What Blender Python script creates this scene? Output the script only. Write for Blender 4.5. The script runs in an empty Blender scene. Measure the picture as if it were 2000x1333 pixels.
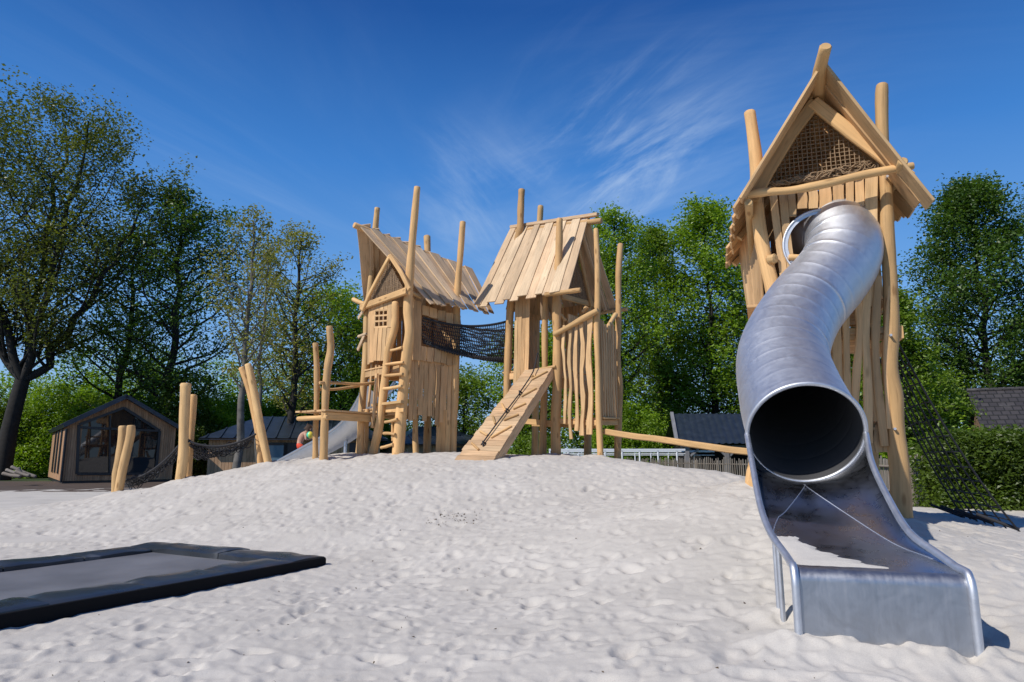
import bpy, math, random
import numpy as np
from mathutils import Vector as V
R = random.Random(7)
def dbg(*a):
    pass
sc = bpy.context.scene
C = sc.collection
# ------------------------------------------------------------------ camera
F = 1333.0; ZC = 0.95; PITCH = math.atan((895-666.5)/F)
cam_d = bpy.data.cameras.new("camera"); cam = bpy.data.objects.new("camera", cam_d); C.objects.link(cam)
cam_d.sensor_width = 36; cam_d.lens = F/2000*36; cam_d.clip_end = 3000; cam_d.clip_start = 0.05
cam.location = (0, 0, ZC); cam.rotation_euler = (math.radians(90)+PITCH, 0, 0)
sc.camera = cam
# ------------------------------------------------------------------ sun and sky
SUN_EL = math.radians(44); TRAV = V((0.80, 0.60, 0)).normalized()      # direction the light travels over the ground
sd = bpy.data.lights.new("sun", 'SUN'); sd.energy = 3.9; sd.angle = math.radians(0.55); sd.color = (1.0, 0.95, 0.88)
so = bpy.data.objects.new("sun", sd); C.objects.link(so)
ldir = V((TRAV.x*math.cos(SUN_EL), TRAV.y*math.cos(SUN_EL), -math.sin(SUN_EL)))
so.rotation_euler = ldir.to_track_quat('-Z', 'Y').to_euler(); so.location = (-20, -15, 30)
w = bpy.data.worlds.new("World"); sc.world = w; w.use_nodes = True
nt = w.node_tree; nt.nodes.clear()
def N(nt, t, **k):
    n = nt.nodes.new(t)
    for a, b in k.items():
        if a.startswith('i_'):
            key = a[2:]; n.inputs[int(key) if key.isdigit() else key].default_value = b
        else: setattr(n, a, b)
    return n
def vm(nt, op, a, b=None):
    n = nt.nodes.new('ShaderNodeVectorMath'); n.operation = op
    for i, x in enumerate((a, b)):
        if x is None: continue
        if isinstance(x, bpy.types.NodeSocket): nt.links.new(x, n.inputs[i])
        else: n.inputs[i].default_value = x
    return n
def mt(nt, op, a, b=None, c=None, clamp=False):
    n = nt.nodes.new('ShaderNodeMath'); n.operation = op; n.use_clamp = clamp
    for i, x in enumerate((a, b, c)):
        if x is None: continue
        if isinstance(x, bpy.types.NodeSocket): nt.links.new(x, n.inputs[i])
        else: n.inputs[i].default_value = x
    return n.outputs[0]
sky = N(nt, 'ShaderNodeTexSky', sky_type='NISHITA', sun_disc=False, sun_elevation=SUN_EL,
        sun_rotation=math.atan2(-TRAV.x, -TRAV.y), altitude=0, air_density=1.0, dust_density=0.1, ozone_density=4.0)
hsv = N(nt, 'ShaderNodeHueSaturation', i_Saturation=1.22, i_Value=0.80, i_Hue=0.507)
nt.links.new(sky.outputs[0], hsv.inputs['Color'])
tc = N(nt, 'ShaderNodeTexCoord')
sep = N(nt, 'ShaderNodeSeparateXYZ'); nt.links.new(tc.outputs['Generated'], sep.inputs[0])
zz = mt(nt, 'ADD', mt(nt, 'MAXIMUM', sep.outputs[2], 0.0), 0.12)
comb = N(nt, 'ShaderNodeCombineXYZ')
nt.links.new(mt(nt, 'DIVIDE', sep.outputs[0], zz), comb.inputs[0]); nt.links.new(mt(nt, 'DIVIDE', sep.outputs[1], zz), comb.inputs[1])
def cloud_layer(rot, scl, nscale, lo, hi, centre, spread, gain):
    m0 = N(nt, 'ShaderNodeMapping'); m0.inputs['Rotation'].default_value = (0, 0, math.radians(rot)); nt.links.new(comb.outputs[0], m0.inputs[0])
    mp = N(nt, 'ShaderNodeMapping'); mp.inputs['Scale'].default_value = scl; nt.links.new(m0.outputs[0], mp.inputs[0])
    no = N(nt, 'ShaderNodeTexNoise', i_Scale=nscale, i_Detail=11, i_Roughness=0.64, i_Distortion=0.8); nt.links.new(mp.outputs[0], no.inputs[0])
    mr = N(nt, 'ShaderNodeMapRange', interpolation_type='SMOOTHSTEP'); mr.inputs[1].default_value = lo; mr.inputs[2].default_value = hi
    nt.links.new(no.outputs[0], mr.inputs[0])
    dn = vm(nt, 'DISTANCE', tc.outputs['Generated'], centre)
    fall = N(nt, 'ShaderNodeMapRange', interpolation_type='SMOOTHSTEP'); fall.inputs[1].default_value = spread; fall.inputs[2].default_value = 0.0
    nt.links.new(dn.outputs[1], fall.inputs[0])
    return mt(nt, 'MULTIPLY', mt(nt, 'MULTIPLY', mr.outputs[0], fall.outputs[0]), gain)
def skydir(u, v):
    x = (u-1000)/F; y = (666.5-v)/F
    d = V((x, math.cos(PITCH)-y*math.sin(PITCH), math.sin(PITCH)+y*math.cos(PITCH))).normalized()
    return tuple(d)
c1 = cloud_layer(60, (0.8, 3.4, 1), 1.5, 0.42, 0.78, skydir(1225, 300), 0.22, 0.60)
c2 = cloud_layer(-64, (0.8, 3.4, 1), 1.3, 0.40, 0.82, skydir(930, 420), 0.18, 0.38)
c3 = cloud_layer(-62, (0.7, 2.6, 1), 0.7, 0.40, 0.95, skydir(450, 400), 0.5, 0.22)
c4 = cloud_layer(10, (0.8, 2.6, 1), 0.8, 0.38, 0.9, skydir(1500, 80), 0.45, 0.10)
c5 = cloud_layer(35, (0.8, 3.0, 1), 0.8, 0.38, 0.9, skydir(1300, 470), 0.42, 0.40)
csum = mt(nt, 'ADD', mt(nt, 'ADD', c1, c2), mt(nt, 'ADD', c3, mt(nt, 'ADD', c4, c5)), clamp=True)
rmp = nt.nodes.new('ShaderNodeValToRGB'); nt.links.new(sep.outputs[2], rmp.inputs[0])
for _ in range(3): rmp.color_ramp.elements.new(.5)
for e, (p_, c_) in zip(rmp.color_ramp.elements, [(0.0, (.36, .55, .80)), (.20, (.175, .42, .84)), (.40, (.052, .235, .66)), (.58, (.010, .088, .36)), (.9, (.006, .045, .21))]):
    e.position = p_; e.color = (*c_, 1)
sc_ = vm(nt, 'MULTIPLY', rmp.outputs[0], (9.6, 9.6, 9.6))
sm_ = N(nt, 'ShaderNodeMixRGB', i_0=.72); nt.links.new(hsv.outputs[0], sm_.inputs[1]); nt.links.new(sc_.outputs[0], sm_.inputs[2])
mix = N(nt, 'ShaderNodeMixRGB'); nt.links.new(csum, mix.inputs[0]); nt.links.new(sm_.outputs[0], mix.inputs[1])
mix.inputs[2].default_value = (5.2, 6.4, 8.0, 1)
bg = N(nt, 'ShaderNodeBackground', i_Strength=0.105); nt.links.new(mix.outputs[0], bg.inputs[0])
wo = N(nt, 'ShaderNodeOutputWorld'); nt.links.new(bg.outputs[0], wo.inputs[0])
sc.view_settings.view_transform = 'Standard'; sc.view_settings.look = 'None'; sc.view_settings.gamma = 1
sc.view_settings.use_curve_mapping = False; sc.view_settings.exposure = 0.12
sc.render.engine = 'CYCLES'; sc.cycles.use_denoising = True
sc.cycles.max_bounces = 8; sc.cycles.transparent_max_bounces = 8

# ------------------------------------------------------------------ photograph geometry -> world points
SP, CP = math.sin(PITCH), math.cos(PITCH)
def ray(u, v):
    x = (u-1000)/F; y = (666.5-v)/F
    return V((x, CP-y*SP, SP+y*CP))
def P(u, v, Y):
    d = ray(u, v); return V((0, 0, ZC)) + d*(Y/d.y)
def PZ(u, v, z):
    d = ray(u, v); return V((0, 0, ZC)) + d*((z-ZC)/d.z)
def PL(u, v, O, D):
    d = ray(u, v); n = V((-D[1], D[0]))
    t = (O[0]*n.x+O[1]*n.y)/(d.x*n.x+d.y*n.y)
    return V((0, 0, ZC)) + d*t
def dep(p):
    return p.y*CP + (p.z-ZC)*SP
def proj(p):
    t = dep(p); up = ((p.z-ZC)*CP - p.y*SP)/t
    return (round(1000+F*p.x/t), round(666.5-F*up))

# ------------------------------------------------------------------ mesh building
OFF = {}
def rnd(a, b): return R.uniform(a, b)
def crom(pts, n=5):
    if len(pts) < 3: return [V(p) for p in pts]
    P0 = [pts[0]*2-pts[1]] + list(pts) + [pts[-1]*2-pts[-2]]
    out = []
    for i in range(1, len(P0)-2):
        a, b, c, d = P0[i-1], P0[i], P0[i+1], P0[i+2]
        for k in range(n):
            t = k/n
            out.append(0.5*((2*b)+(c-a)*t+(2*a-5*b+4*c-d)*t*t+(3*b-3*c+d-a)*t**3))
    out.append(pts[-1].copy()); return out
def lint(vals, n):
    out = []
    for i in range(len(vals)-1):
        for k in range(n): out.append(vals[i]+(vals[i+1]-vals[i])*k/n)
    out.append(vals[-1]); return out
class MB:
    def __init__(s): s.v = []; s.f = []; s.uv = []; s.tint = []; s.sm = []
    def face(s, idx, uvs=None, tint=0.5, smooth=False):
        s.f.append(tuple(idx)); s.uv.extend(uvs if uvs else [(0, 0)]*len(idx)); s.tint.append(tint); s.sm.append(smooth)
    def add(s, pts):
        b = len(s.v); s.v.extend([tuple(p) for p in pts]); return b
    def poly(s, pts, tint=0.5, uvs=None):
        b = s.add(pts)
        if uvs is None:
            o = pts[0]; e = (pts[1]-pts[0]).normalized(); n = (pts[1]-pts[0]).cross(pts[-1]-pts[0]).normalized(); g = n.cross(e)
            uvs = [((p-o).dot(e), (p-o).dot(g)) for p in pts]
        s.face(range(b, b+len(pts)), uvs, tint)
    def tube(s, pts, r, n=8, cap=True, tint=None, smooth=True, uvo=None, flat=1.0, updir=None):
        pts = [V(p) for p in pts]
        if not isinstance(r, (list, tuple)): r = [r]*len(pts)
        if tint is None: tint = R.random()
        if uvo is None: uvo = (rnd(0, 50), rnd(0, 50))
        T = []
        for i in range(len(pts)):
            a = pts[max(0, i-1)]; b = pts[min(len(pts)-1, i+1)]
            d = b-a; T.append(d.normalized() if d.length > 1e-9 else V((0, 0, 1)))
        ref = updir if updir is not None else (V((0, 0, 1)) if abs(T[0].z) < 0.9 else V((0, 1, 0)))
        u = (ref-T[0]*ref.dot(T[0])).normalized()
        rings = []; L = 0; Ls = []
        for i, p in enumerate(pts):
            u = (u-T[i]*u.dot(T[i])).normalized(); w_ = T[i].cross(u)
            if i: L += (p-pts[i-1]).length
            Ls.append(L)
            rings.append([p+(w_*math.cos(2*math.pi*k/n)+u*(math.sin(2*math.pi*k/n)*flat))*r[i] for k in range(n)])
        b = s.add([q for rg in rings for q in rg])
        rm = max(r)
        for i in range(len(pts)-1):
            for k in range(n):
                k2 = (k+1) % n
                ua = [(Ls[i]+uvo[0], uvo[1]+rm*6.28*k/n), (Ls[i]+uvo[0], uvo[1]+rm*6.28*(k+1)/n),
                      (Ls[i+1]+uvo[0], uvo[1]+rm*6.28*(k+1)/n), (Ls[i+1]+uvo[0], uvo[1]+rm*6.28*k/n)]
                s.face((b+i*n+k, b+i*n+k2, b+(i+1)*n+k2, b+(i+1)*n+k), ua, tint, smooth)
        if cap:
            for i, rev in ((0, True), (len(pts)-1, False)):
                bb = s.add(rings[i]); idx = list(range(bb, bb+n))
                if rev: idx.reverse()
                s.face(idx, [(uvo[0]+0.02*math.cos(6.28*k/n), uvo[1]+0.02*math.sin(6.28*k/n)) for k in range(n)], tint)
    def log(s, pts, r, n=10, wob=0.06, seg=5, tint=None, round_top=True):
        """a peeled round pole: smooth path, uneven radius, softened ends"""
        if not isinstance(r, (list, tuple)): r = [r]*len(pts)
        if len(pts) == 2:
            pts = [pts[0], pts[0].lerp(pts[1], .33), pts[0].lerp(pts[1], .66), pts[1]]; r = [r[0], r[0]*.67+r[1]*.33, r[0]*.33+r[1]*.67, r[1]]
        q = crom(pts, seg); rr = lint(list(r), seg)
        ph = rnd(0, 9); f1 = rnd(.5, 1.1)
        rr = [x*(1+wob*math.sin(ph+i*f1)+rnd(-.02, .02)) for i, x in enumerate(rr)]
        if round_top:
            d = (q[-1]-q[-2]).normalized(); e = rr[-1]*0.22
            q[-1] = q[-1]-d*e; q.append(q[-1]+d*e); rr.append(rr[-1]*0.82)
            d = (q[0]-q[1]).normalized(); e = rr[0]*0.22
            q[0] = q[0]-d*e; q.insert(0, q[0]+d*e); rr.insert(0, rr[0]*0.82)
        s.tube(q, rr, n, tint=tint)
    def slab(s, pts, w_, nrm, th, tint=None, ch=0.004):
        """a board: centre line pts, widths w_, face normal nrm, thickness th, chamfered edges"""
        pts = [V(p) for p in pts]
        if not isinstance(w_, (list, tuple)): w_ = [w_]*len(pts)
        if tint is None: tint = R.random()
        uo, vo = rnd(0, 60), rnd(0, 60); rings = []; L = 0; Ls = []
        for i, p in enumerate(pts):
            d = (pts[min(len(pts)-1, i+1)]-pts[max(0, i-1)]).normalized()
            n_ = (nrm-d*nrm.dot(d)).normalized(); sd_ = d.cross(n_)
            if i: L += (p-pts[i-1]).length
            Ls.append(L); h = w_[i]/2; t = th/2; c = min(ch, h*.4, t*.6)
            prof = [(-h+c, -t), (h-c, -t), (h, -t+c), (h, t-c), (h-c, t), (-h+c, t), (-h, t-c), (-h, -t+c)]
            rings.append([p+sd_*x+n_*y for x, y in prof])
        vv = [0, w_[0]-ch, w_[0], w_[0]+th, w_[0]+th+ch, 2*w_[0]+th, 2*w_[0]+th+ch, 2*w_[0]+2*th, 2*w_[0]+2*th+ch]
        b = s.add([q for rg in rings for q in rg])
        for i in range(len(pts)-1):
            for k in range(8):
                k2 = (k+1) % 8
                s.face((b+i*8+k, b+i*8+k2, b+(i+1)*8+k2, b+(i+1)*8+k),
                       [(uo+Ls[i], vo+vv[k]), (uo+Ls[i], vo+vv[k+1]), (uo+Ls[i+1], vo+vv[k+1]), (uo+Ls[i+1], vo+vv[k])], tint)
        for i, rev in ((0, True), (len(pts)-1, False)):
            bb = s.add(rings[i]); idx = list(range(bb, bb+8))
            if rev: idx.reverse()
            s.face(idx, [(uo, vo)]*8, tint)
    def beam(s, a, b, w_, h, up=V((0, 0, 1)), tint=None, ch=0.006):
        s.slab([a, b], w_, up, h, tint, ch)
    def wavy(s, a, b, w_, nrm, th, amp=0.012, n=7, tint=None, wvar=.12):
        side = (b-a).cross(nrm).normalized(); ph = rnd(0, 6); f = rnd(.7, 1.5)
        pts = [a.lerp(b, i/n)+side*(amp*math.sin(ph+f*i)+rnd(-amp, amp)*.3) for i in range(n+1)]
        ws = [w_*(1+wvar*math.sin(ph*2+i*f*1.3)) for i in range(n+1)]
        s.slab(pts, ws, nrm, th, tint)
    def planks(s, A, B, Cc, D, n, nrm, th=.022, cover=0.90, stag=(0, 0), stagt=(0, 0), alt=0.0, amp=.004, jit=.12, skip=(), wv=6, w_list=None):
        """planks running from edge A-B (top) to edge D-C (bottom)"""
        cuts = [0.0]
        for i in range(n): cuts.append(cuts[-1]+1+rnd(-jit, jit))
        cuts = [c/cuts[-1] for c in cuts]
        W0 = (B-A).length; W1 = (Cc-D).length
        for i in range(n):
            if i in skip: continue
            m = (cuts[i]+cuts[i+1])/2; t = A.lerp(B, m); b = D.lerp(Cc, m); d = (t-b).normalized()
            t = t+d*rnd(*stagt); b = b-d*rnd(*stag); o = nrm*(alt*(i % 2)+rnd(0, .003))
            k = wv
            side = (B-A).normalized(); ph = rnd(0, 6)
            pts = [t.lerp(b, j/k)+o+side*(amp*math.sin(ph+j*1.3)) for j in range(k+1)]
            ws = [(cuts[i+1]-cuts[i])*cover*(W0+(W1-W0)*j/k)*(1+.03*math.sin(ph+j)) for j in range(k+1)]
            s.slab(pts, ws, nrm, th)
    def box(s, c, ex, ey, ez, tint=.5):
        s.slab([c-ez, c+ez], ex.length*2, ey.normalized(), ey.length*2, tint, ch=0.0005)
    def build(s, name, mat, parent=None, ev=None):
        me = bpy.data.meshes.new(name); off = OFF.get(parent.name, V((0, 0, 0))) if parent else V((0, 0, 0))
        vs = np.array(s.v, dtype=np.float32)-np.array(off, dtype=np.float32)
        me.from_pydata(vs.tolist(), [], s.f)
        uvl = me.uv_layers.new(name="UVMap"); uvl.data.foreach_set('uv', np.array(s.uv, dtype=np.float32).ravel())
        ca = me.color_attributes.new(name="tint", type='FLOAT_COLOR', domain='CORNER')
        cnt = [len(f) for f in s.f]; t = np.repeat(np.array(s.tint, dtype=np.float32), cnt)
        ca.data.foreach_set('color', np.stack([t, t, t, np.ones_like(t)], 1).ravel())
        me.polygons.foreach_set('use_smooth', s.sm); me.materials.append(mat); me.update()
        o = bpy.data.objects.new(name, me); C.objects.link(o)
        if parent: o.parent = parent
        OFF[o.name] = off
        return o
def thing(name, loc, label, cat, group=None):
    o = bpy.data.objects.new(name, None); C.objects.link(o); o.location = loc; OFF[o.name] = V(loc)
    o.empty_display_size = .2; return tag(o, label, cat, group)
def tag(o, label, cat, group=None):
    o['label'] = label; o['category'] = cat
    if group: o['group'] = group
    return o
def struct(o): o['kind'] = 'structure'; return o
def stuff(o, label=None, cat=None):
    o['kind'] = 'stuff'
    if label: o['label'] = label
    if cat: o['category'] = cat
    return o

# ------------------------------------------------------------------ materials
def newmat(name):
    m = bpy.data.materials.new(name); m.use_nodes = True; nt = m.node_tree
    b = nt.nodes['Principled BSDF']; return m, nt, b
def ramp(nt, fac, stops):
    r = nt.nodes.new('ShaderNodeValToRGB'); nt.links.new(fac, r.inputs[0])
    while len(r.color_ramp.elements) < len(stops): r.color_ramp.elements.new(.5)
    for e, (p, c) in zip(r.color_ramp.elements, stops): e.position = p; e.color = (*c, 1) if len(c) == 3 else c
    return r.outputs[0]
def mul(c, k): return tuple(x*k for x in c)
def wood(name, col, knots=1.0, grain=1.0, dirt=0.0, rough=.72, bump=.35):
    m, nt, b = newmat(name); L = nt.links
    uv = N(nt, 'ShaderNodeUVMap'); at = N(nt, 'ShaderNodeAttribute', attribute_name='tint')
    mp = N(nt, 'ShaderNodeMapping'); mp.inputs['Scale'].default_value = (2.2, 34, 1); L.new(uv.outputs[0], mp.inputs[0])
    n1 = N(nt, 'ShaderNodeTexNoise', i_Scale=1, i_Detail=6, i_Roughness=.62, i_Distortion=.5); L.new(mp.outputs[0], n1.inputs[0])
    mp2 = N(nt, 'ShaderNodeMapping'); mp2.inputs['Scale'].default_value = (1.6, 3.5, 1); L.new(uv.outputs[0], mp2.inputs[0])
    n2 = N(nt, 'ShaderNodeTexNoise', i_Scale=1.2, i_Detail=3); L.new(mp2.outputs[0], n2.inputs[0])
    mp3 = N(nt, 'ShaderNodeMapping'); mp3.inputs['Scale'].default_value = (2.6, 7.5, 1); L.new(uv.outputs[0], mp3.inputs[0])
    vo = N(nt, 'ShaderNodeTexVoronoi', i_Scale=1.0, i_Randomness=1.0); L.new(mp3.outputs[0], vo.inputs[0])
    g = ramp(nt, n1.outputs[0], [(.22, mul(col, 1-.42*grain)), (.42, mul(col, 1-.12*grain)), (.55, col), (.75, mul(col, 1+.12*grain))])
    pink = (col[0]*.98, col[1]*.90, col[2]*.92)
    mx = N(nt, 'ShaderNodeMixRGB', blend_type='MIX'); L.new(mt(nt, 'MULTIPLY', at.outputs['Fac'], .75), mx.inputs[0]); L.new(g, mx.inputs[1])
    tn = N(nt, 'ShaderNodeMixRGB', blend_type='MULTIPLY', i_0=1.0); L.new(g, tn.inputs[1]); tn.inputs[2].default_value = (.94, .84, .78, 1)
    L.new(tn.outputs[0], mx.inputs[2])
    br = N(nt, 'ShaderNodeMapRange'); L.new(n2.outputs[0], br.inputs[0]); br.inputs[1].default_value = .3; br.inputs[2].default_value = .7; br.inputs[3].default_value = .80; br.inputs[4].default_value = 1.10
    fr = mt(nt, 'FRACT', mt(nt, 'MULTIPLY', at.outputs['Fac'], 7.13))
    br2 = mt(nt, 'MULTIPLY_ADD', fr, .36, .76)
    m2 = N(nt, 'ShaderNodeMixRGB', blend_type='MULTIPLY', i_0=1.0); L.new(mx.outputs[0], m2.inputs[1])
    cc = N(nt, 'ShaderNodeCombineXYZ'); bb = mt(nt, 'MULTIPLY', br.outputs[0], br2)
    for i in range(3): L.new(bb, cc.inputs[i])
    L.new(cc.outputs[0], m2.inputs[2])
    kn = N(nt, 'ShaderNodeMapRange', interpolation_type='SMOOTHSTEP'); L.new(vo.outputs[0], kn.inputs[0]); kn.inputs[1].default_value = .21; kn.inputs[2].default_value = .07; kn.inputs[3].default_value = 0; kn.inputs[4].default_value = .75*knots
    m3 = N(nt, 'ShaderNodeMixRGB'); L.new(kn.outputs[0], m3.inputs[0]); L.new(m2.outputs[0], m3.inputs[1]); m3.inputs[2].default_value = (col[0]*.34, col[1]*.27, col[2]*.22, 1)
    mp4 = N(nt, 'ShaderNodeMapping'); mp4.inputs['Scale'].default_value = (1.1, 42, 1); L.new(uv.outputs[0], mp4.inputs[0])
    n4 = N(nt, 'ShaderNodeTexNoise', i_Scale=1.0, i_Detail=2, i_Distortion=.3); L.new(mp4.outputs[0], n4.inputs[0])
    ck = N(nt, 'ShaderNodeMapRange', interpolation_type='SMOOTHSTEP'); L.new(n4.outputs[0], ck.inputs[0]); ck.inputs[1].default_value = .685; ck.inputs[2].default_value = .73; ck.inputs[4].default_value = .6
    m4 = N(nt, 'ShaderNodeMixRGB'); L.new(ck.outputs[0], m4.inputs[0]); L.new(m3.outputs[0], m4.inputs[1]); m4.inputs[2].default_value = (col[0]*.25, col[1]*.2, col[2]*.16, 1)
    L.new(m4.outputs[0], b.inputs['Base Color']); b.inputs['Roughness'].default_value = rough
    b.inputs['Specular IOR Level'].default_value = .3
    bp = N(nt, 'ShaderNodeBump', i_Strength=bump, i_Distance=.004); L.new(n1.outputs[0], bp.inputs['Height']); L.new(bp.outputs[0], b.inputs['Normal'])
    return m
POLE = wood('pole wood', (.73, .47, .215), knots=1.0, grain=.8)
SLAT = wood('slat wood', (.72, .475, .24), knots=.6)
ROOFW = wood('roof wood', (.72, .54, .345), knots=.5, grain=.9)
RAMPW = wood('ramp wood', (.66, .46, .27), knots=.3)
CLAD = wood('cladding wood', (.50, .30, .165), knots=.2, grain=1.3)
GREYW = wood('weathered wood', (.26, .235, .20), knots=.3, grain=1.3)
DECKW = wood('deck wood', (.10, .075, .06), knots=.1)
POSTGREY = wood('painted grey wood', (.28, .29, .31), knots=.1, grain=.4)
def plain(name, col, rough=.6, metal=0.0, nscale=0, namp=.2, bump=0, spec=.5, coat=0):
    m, nt, b = newmat(name); b.inputs['Base Color'].default_value = (*col, 1); b.inputs['Roughness'].default_value = rough
    b.inputs['Metallic'].default_value = metal; b.inputs['Specular IOR Level'].default_value = spec; b.inputs['Coat Weight'].default_value = coat
    if nscale:
        tc = N(nt, 'ShaderNodeTexCoord'); n = N(nt, 'ShaderNodeTexNoise', i_Scale=nscale, i_Detail=5); nt.links.new(tc.outputs['Object'], n.inputs[0])
        nt.links.new(ramp(nt, n.outputs[0], [(.3, mul(col, 1-namp)), (.7, mul(col, 1+namp))]), b.inputs['Base Color'])
        if bump:
            bp = N(nt, 'ShaderNodeBump', i_Strength=bump, i_Distance=.01); nt.links.new(n.outputs[0], bp.inputs['Height']); nt.links.new(bp.outputs[0], b.inputs['Normal'])
    return m
ROPE = plain('black rope', (.018, .018, .022), .7)
BROWNROPE = plain('brown rope', (.30, .20, .115), .9, nscale=40)
BLACKMETAL = plain('black sheet roof', (.034, .044, .062), .34, .3, nscale=3, namp=.25)
DARKFRAME = plain('dark frame', (.012, .013, .016), .4)
def steel(name, base=.55, r0=.22, r1=.42, streak=False):
    m, nt, b = newmat(name); L = nt.links; b.inputs['Metallic'].default_value = 1
    uv = N(nt, 'ShaderNodeUVMap'); tc = N(nt, 'ShaderNodeTexCoord')
    mp = N(nt, 'ShaderNodeMapping'); mp.inputs['Scale'].default_value = (60, 1.5, 1) if streak else (3, 3, 3)
    L.new(uv.outputs[0], mp.inputs[0])
    n = N(nt, 'ShaderNodeTexNoise', i_Scale=1.0, i_Detail=6, i_Roughness=.6); L.new(mp.outputs[0], n.inputs[0])
    n2 = N(nt, 'ShaderNodeTexNoise', i_Scale=7, i_Detail=9, i_Roughness=.72, i_Distortion=1.4); L.new(tc.outputs['Object'], n2.inputs[0])
    n3 = N(nt, 'ShaderNodeTexNoise', i_Scale=28, i_Detail=3); L.new(tc.outputs['Object'], n3.inputs[0])
    sm = mt(nt, 'ADD', mt(nt, 'MULTIPLY', n2.outputs[0], .6), mt(nt, 'MULTIPLY', n.outputs[0], .4))
    mr = N(nt, 'ShaderNodeMapRange'); L.new(sm, mr.inputs[0]); mr.inputs[1].default_value = .35; mr.inputs[2].default_value = .65; mr.inputs[3].default_value = r0; mr.inputs[4].default_value = r1
    L.new(mr.outputs[0], b.inputs['Roughness'])
    L.new(ramp(nt, n2.outputs[0], [(.30, (base*.86, base*.88, base*.93)), (.62, (base*.98, base*1.01, base*1.07))]), b.inputs['Base Color'])
    bp = N(nt, 'ShaderNodeBump', i_Strength=.05, i_Distance=.004); L.new(n3.outputs[0], bp.inputs['Height']); L.new(bp.outputs[0], b.inputs['Normal'])
    return m
STEEL = steel('brushed stainless steel', .68, .50, .60)
STEELIN = steel('worn trough steel', .60, .22, .38)
STEELFAR = steel('slide steel', .62, .35, .5)

# ------------------------------------------------------------------ sand
ctrl = []
def cp(u, v, Y): p = P(u, v, Y); ctrl.append((p.x, p.y, p.z))
for q in [(360, 936, 12.2), (300, 951, 12.2), (400, 928, 12.3), (450, 918, 12.3), (520, 906, 12.5), (640, 892, 12.6), (740, 887, 12.4), (850, 886, 12.2), (1000, 889, 11.9), (1090, 890, 12.0),
          (1200, 896, 11.7), (1300, 910, 10.8), (1400, 924, 9.6), (1468, 937, 7.2), (1765, 1013, 6.4), (1600, 970, 7.2), (235, 962, 12.5), (1550, 1236, 3.35), (1900, 1284, 3.1), (1517, 1184, 3.9)]: cp(*q)
ctrl += [(-3.5, 15, .95), (0, 15, .85), (3, 15, .45), (-1.5, 13.5, 1.0), (1.2, 13.6, .9), (4.5, 9.5, .35), (5, 7, .24), (6.5, 10, .1), (2.6, 4.8, .36), (1.6, 5.2, .34),
         (0, 3, 0.0), (0, 1, 0.0), (-3, 2, 0), (3.5, 1.5, .02), (4.5, 4, .1), (0, 5, .07), (0, 7, .27), (0, 9, .60), (-3, 9, .35), (-3, 7, .10), (-5, 9, .1), (-6, 6, 0), (-3.5, 5, 0), (-2, 4.6, 0), (-1.4, 6.2, .04), (-4, 7.6, .03),
         (-7, 3, 0), (-8, 10, 0.02), (-9, 14, 0.02), (-6, 16, .15), (-10, 19, 0), (-5, 19, .1), (0, 20, .1), (5, 19, -.02), (7, 14, -.03), (9, 10, .16), (7.6, 11.6, .14), (9, 6, .05), (12, 14, -.03), (0, 26, -.15), (-12, 26, -.15), (12, 24, -.15), (-16, 8, 0), (15, 6, 0), (2, 8, .55), (3, 10, .55)]
cx = np.array(ctrl)
def tps(r2): return 0.5*r2*np.log(r2+1e-9)
_n = len(cx); _d = ((cx[:, None, :2]-cx[None, :, :2])**2).sum(-1)
_A = np.zeros((_n+3, _n+3)); _A[:_n, :_n] = tps(_d)+np.eye(_n)*.02; _A[:_n, _n] = 1; _A[:_n, _n+1:] = cx[:, :2]; _A[_n:, :_n] = _A[:_n, _n:].T
_w = np.linalg.solve(_A, np.concatenate([cx[:, 2], np.zeros(3)]))
def H(x, y):
    x = np.asarray(x, float); y = np.asarray(y, float); out = np.full(x.shape, _w[_n])+_w[_n+1]*x+_w[_n+2]*y
    for i in range(_n): out = out+_w[i]*tps((x-cx[i, 0])**2+(y-cx[i, 1])**2)
    return out
def gz(x, y): return float(H(np.array([x]), np.array([y]))[0])
rng = np.random.default_rng(5)
def vnoise(x, y, wl, seed):
    g = np.random.default_rng(seed).uniform(-1, 1, (256, 256)); X = x/wl; Y = y/wl
    xi = np.floor(X).astype(int); yi = np.floor(Y).astype(int); fx = X-xi; fy = Y-yi
    fx = fx**3*(fx*(fx*6-15)+10); fy = fy**3*(fy*(fy*6-15)+10)
    a = g[xi % 256, yi % 256]; b = g[(xi+1) % 256, yi % 256]; c = g[xi % 256, (yi+1) % 256]; d = g[(xi+1) % 256, (yi+1) % 256]
    return (a*(1-fx)+b*fx)*(1-fy)+(c*(1-fx)+d*fx)*fy
# footprints and scuffs are stamped on a raster of the play area
RES = .02; X0, Y0, X1, Y1 = -11.0, .5, 9.0, 17.0
ras = np.zeros((int((X1-X0)/RES), int((Y1-Y0)/RES)))
def dent(cx_, cy_, a, b, th, d, rim=.30):
    m = int(2.3*max(a, b)/RES)+1; i0 = int((cx_-X0)/RES); j0 = int((cy_-Y0)/RES)
    if i0 < m or j0 < m or i0 >= ras.shape[0]-m-1 or j0 >= ras.shape[1]-m-1: return
    ii, jj = np.meshgrid(np.arange(-m, m+1), np.arange(-m, m+1), indexing='ij'); xx = ii*RES; yy = jj*RES
    px = (xx*math.cos(th)+yy*math.sin(th))/a; py = (-xx*math.sin(th)+yy*math.cos(th))/b; r = np.sqrt(px*px+py*py)
    ras[i0-m:i0+m+1, j0-m:j0+m+1] += d*(-np.exp(-r**3)+rim*np.exp(-((r-1.25)/.32)**2)*(1+.5*px))
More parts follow.
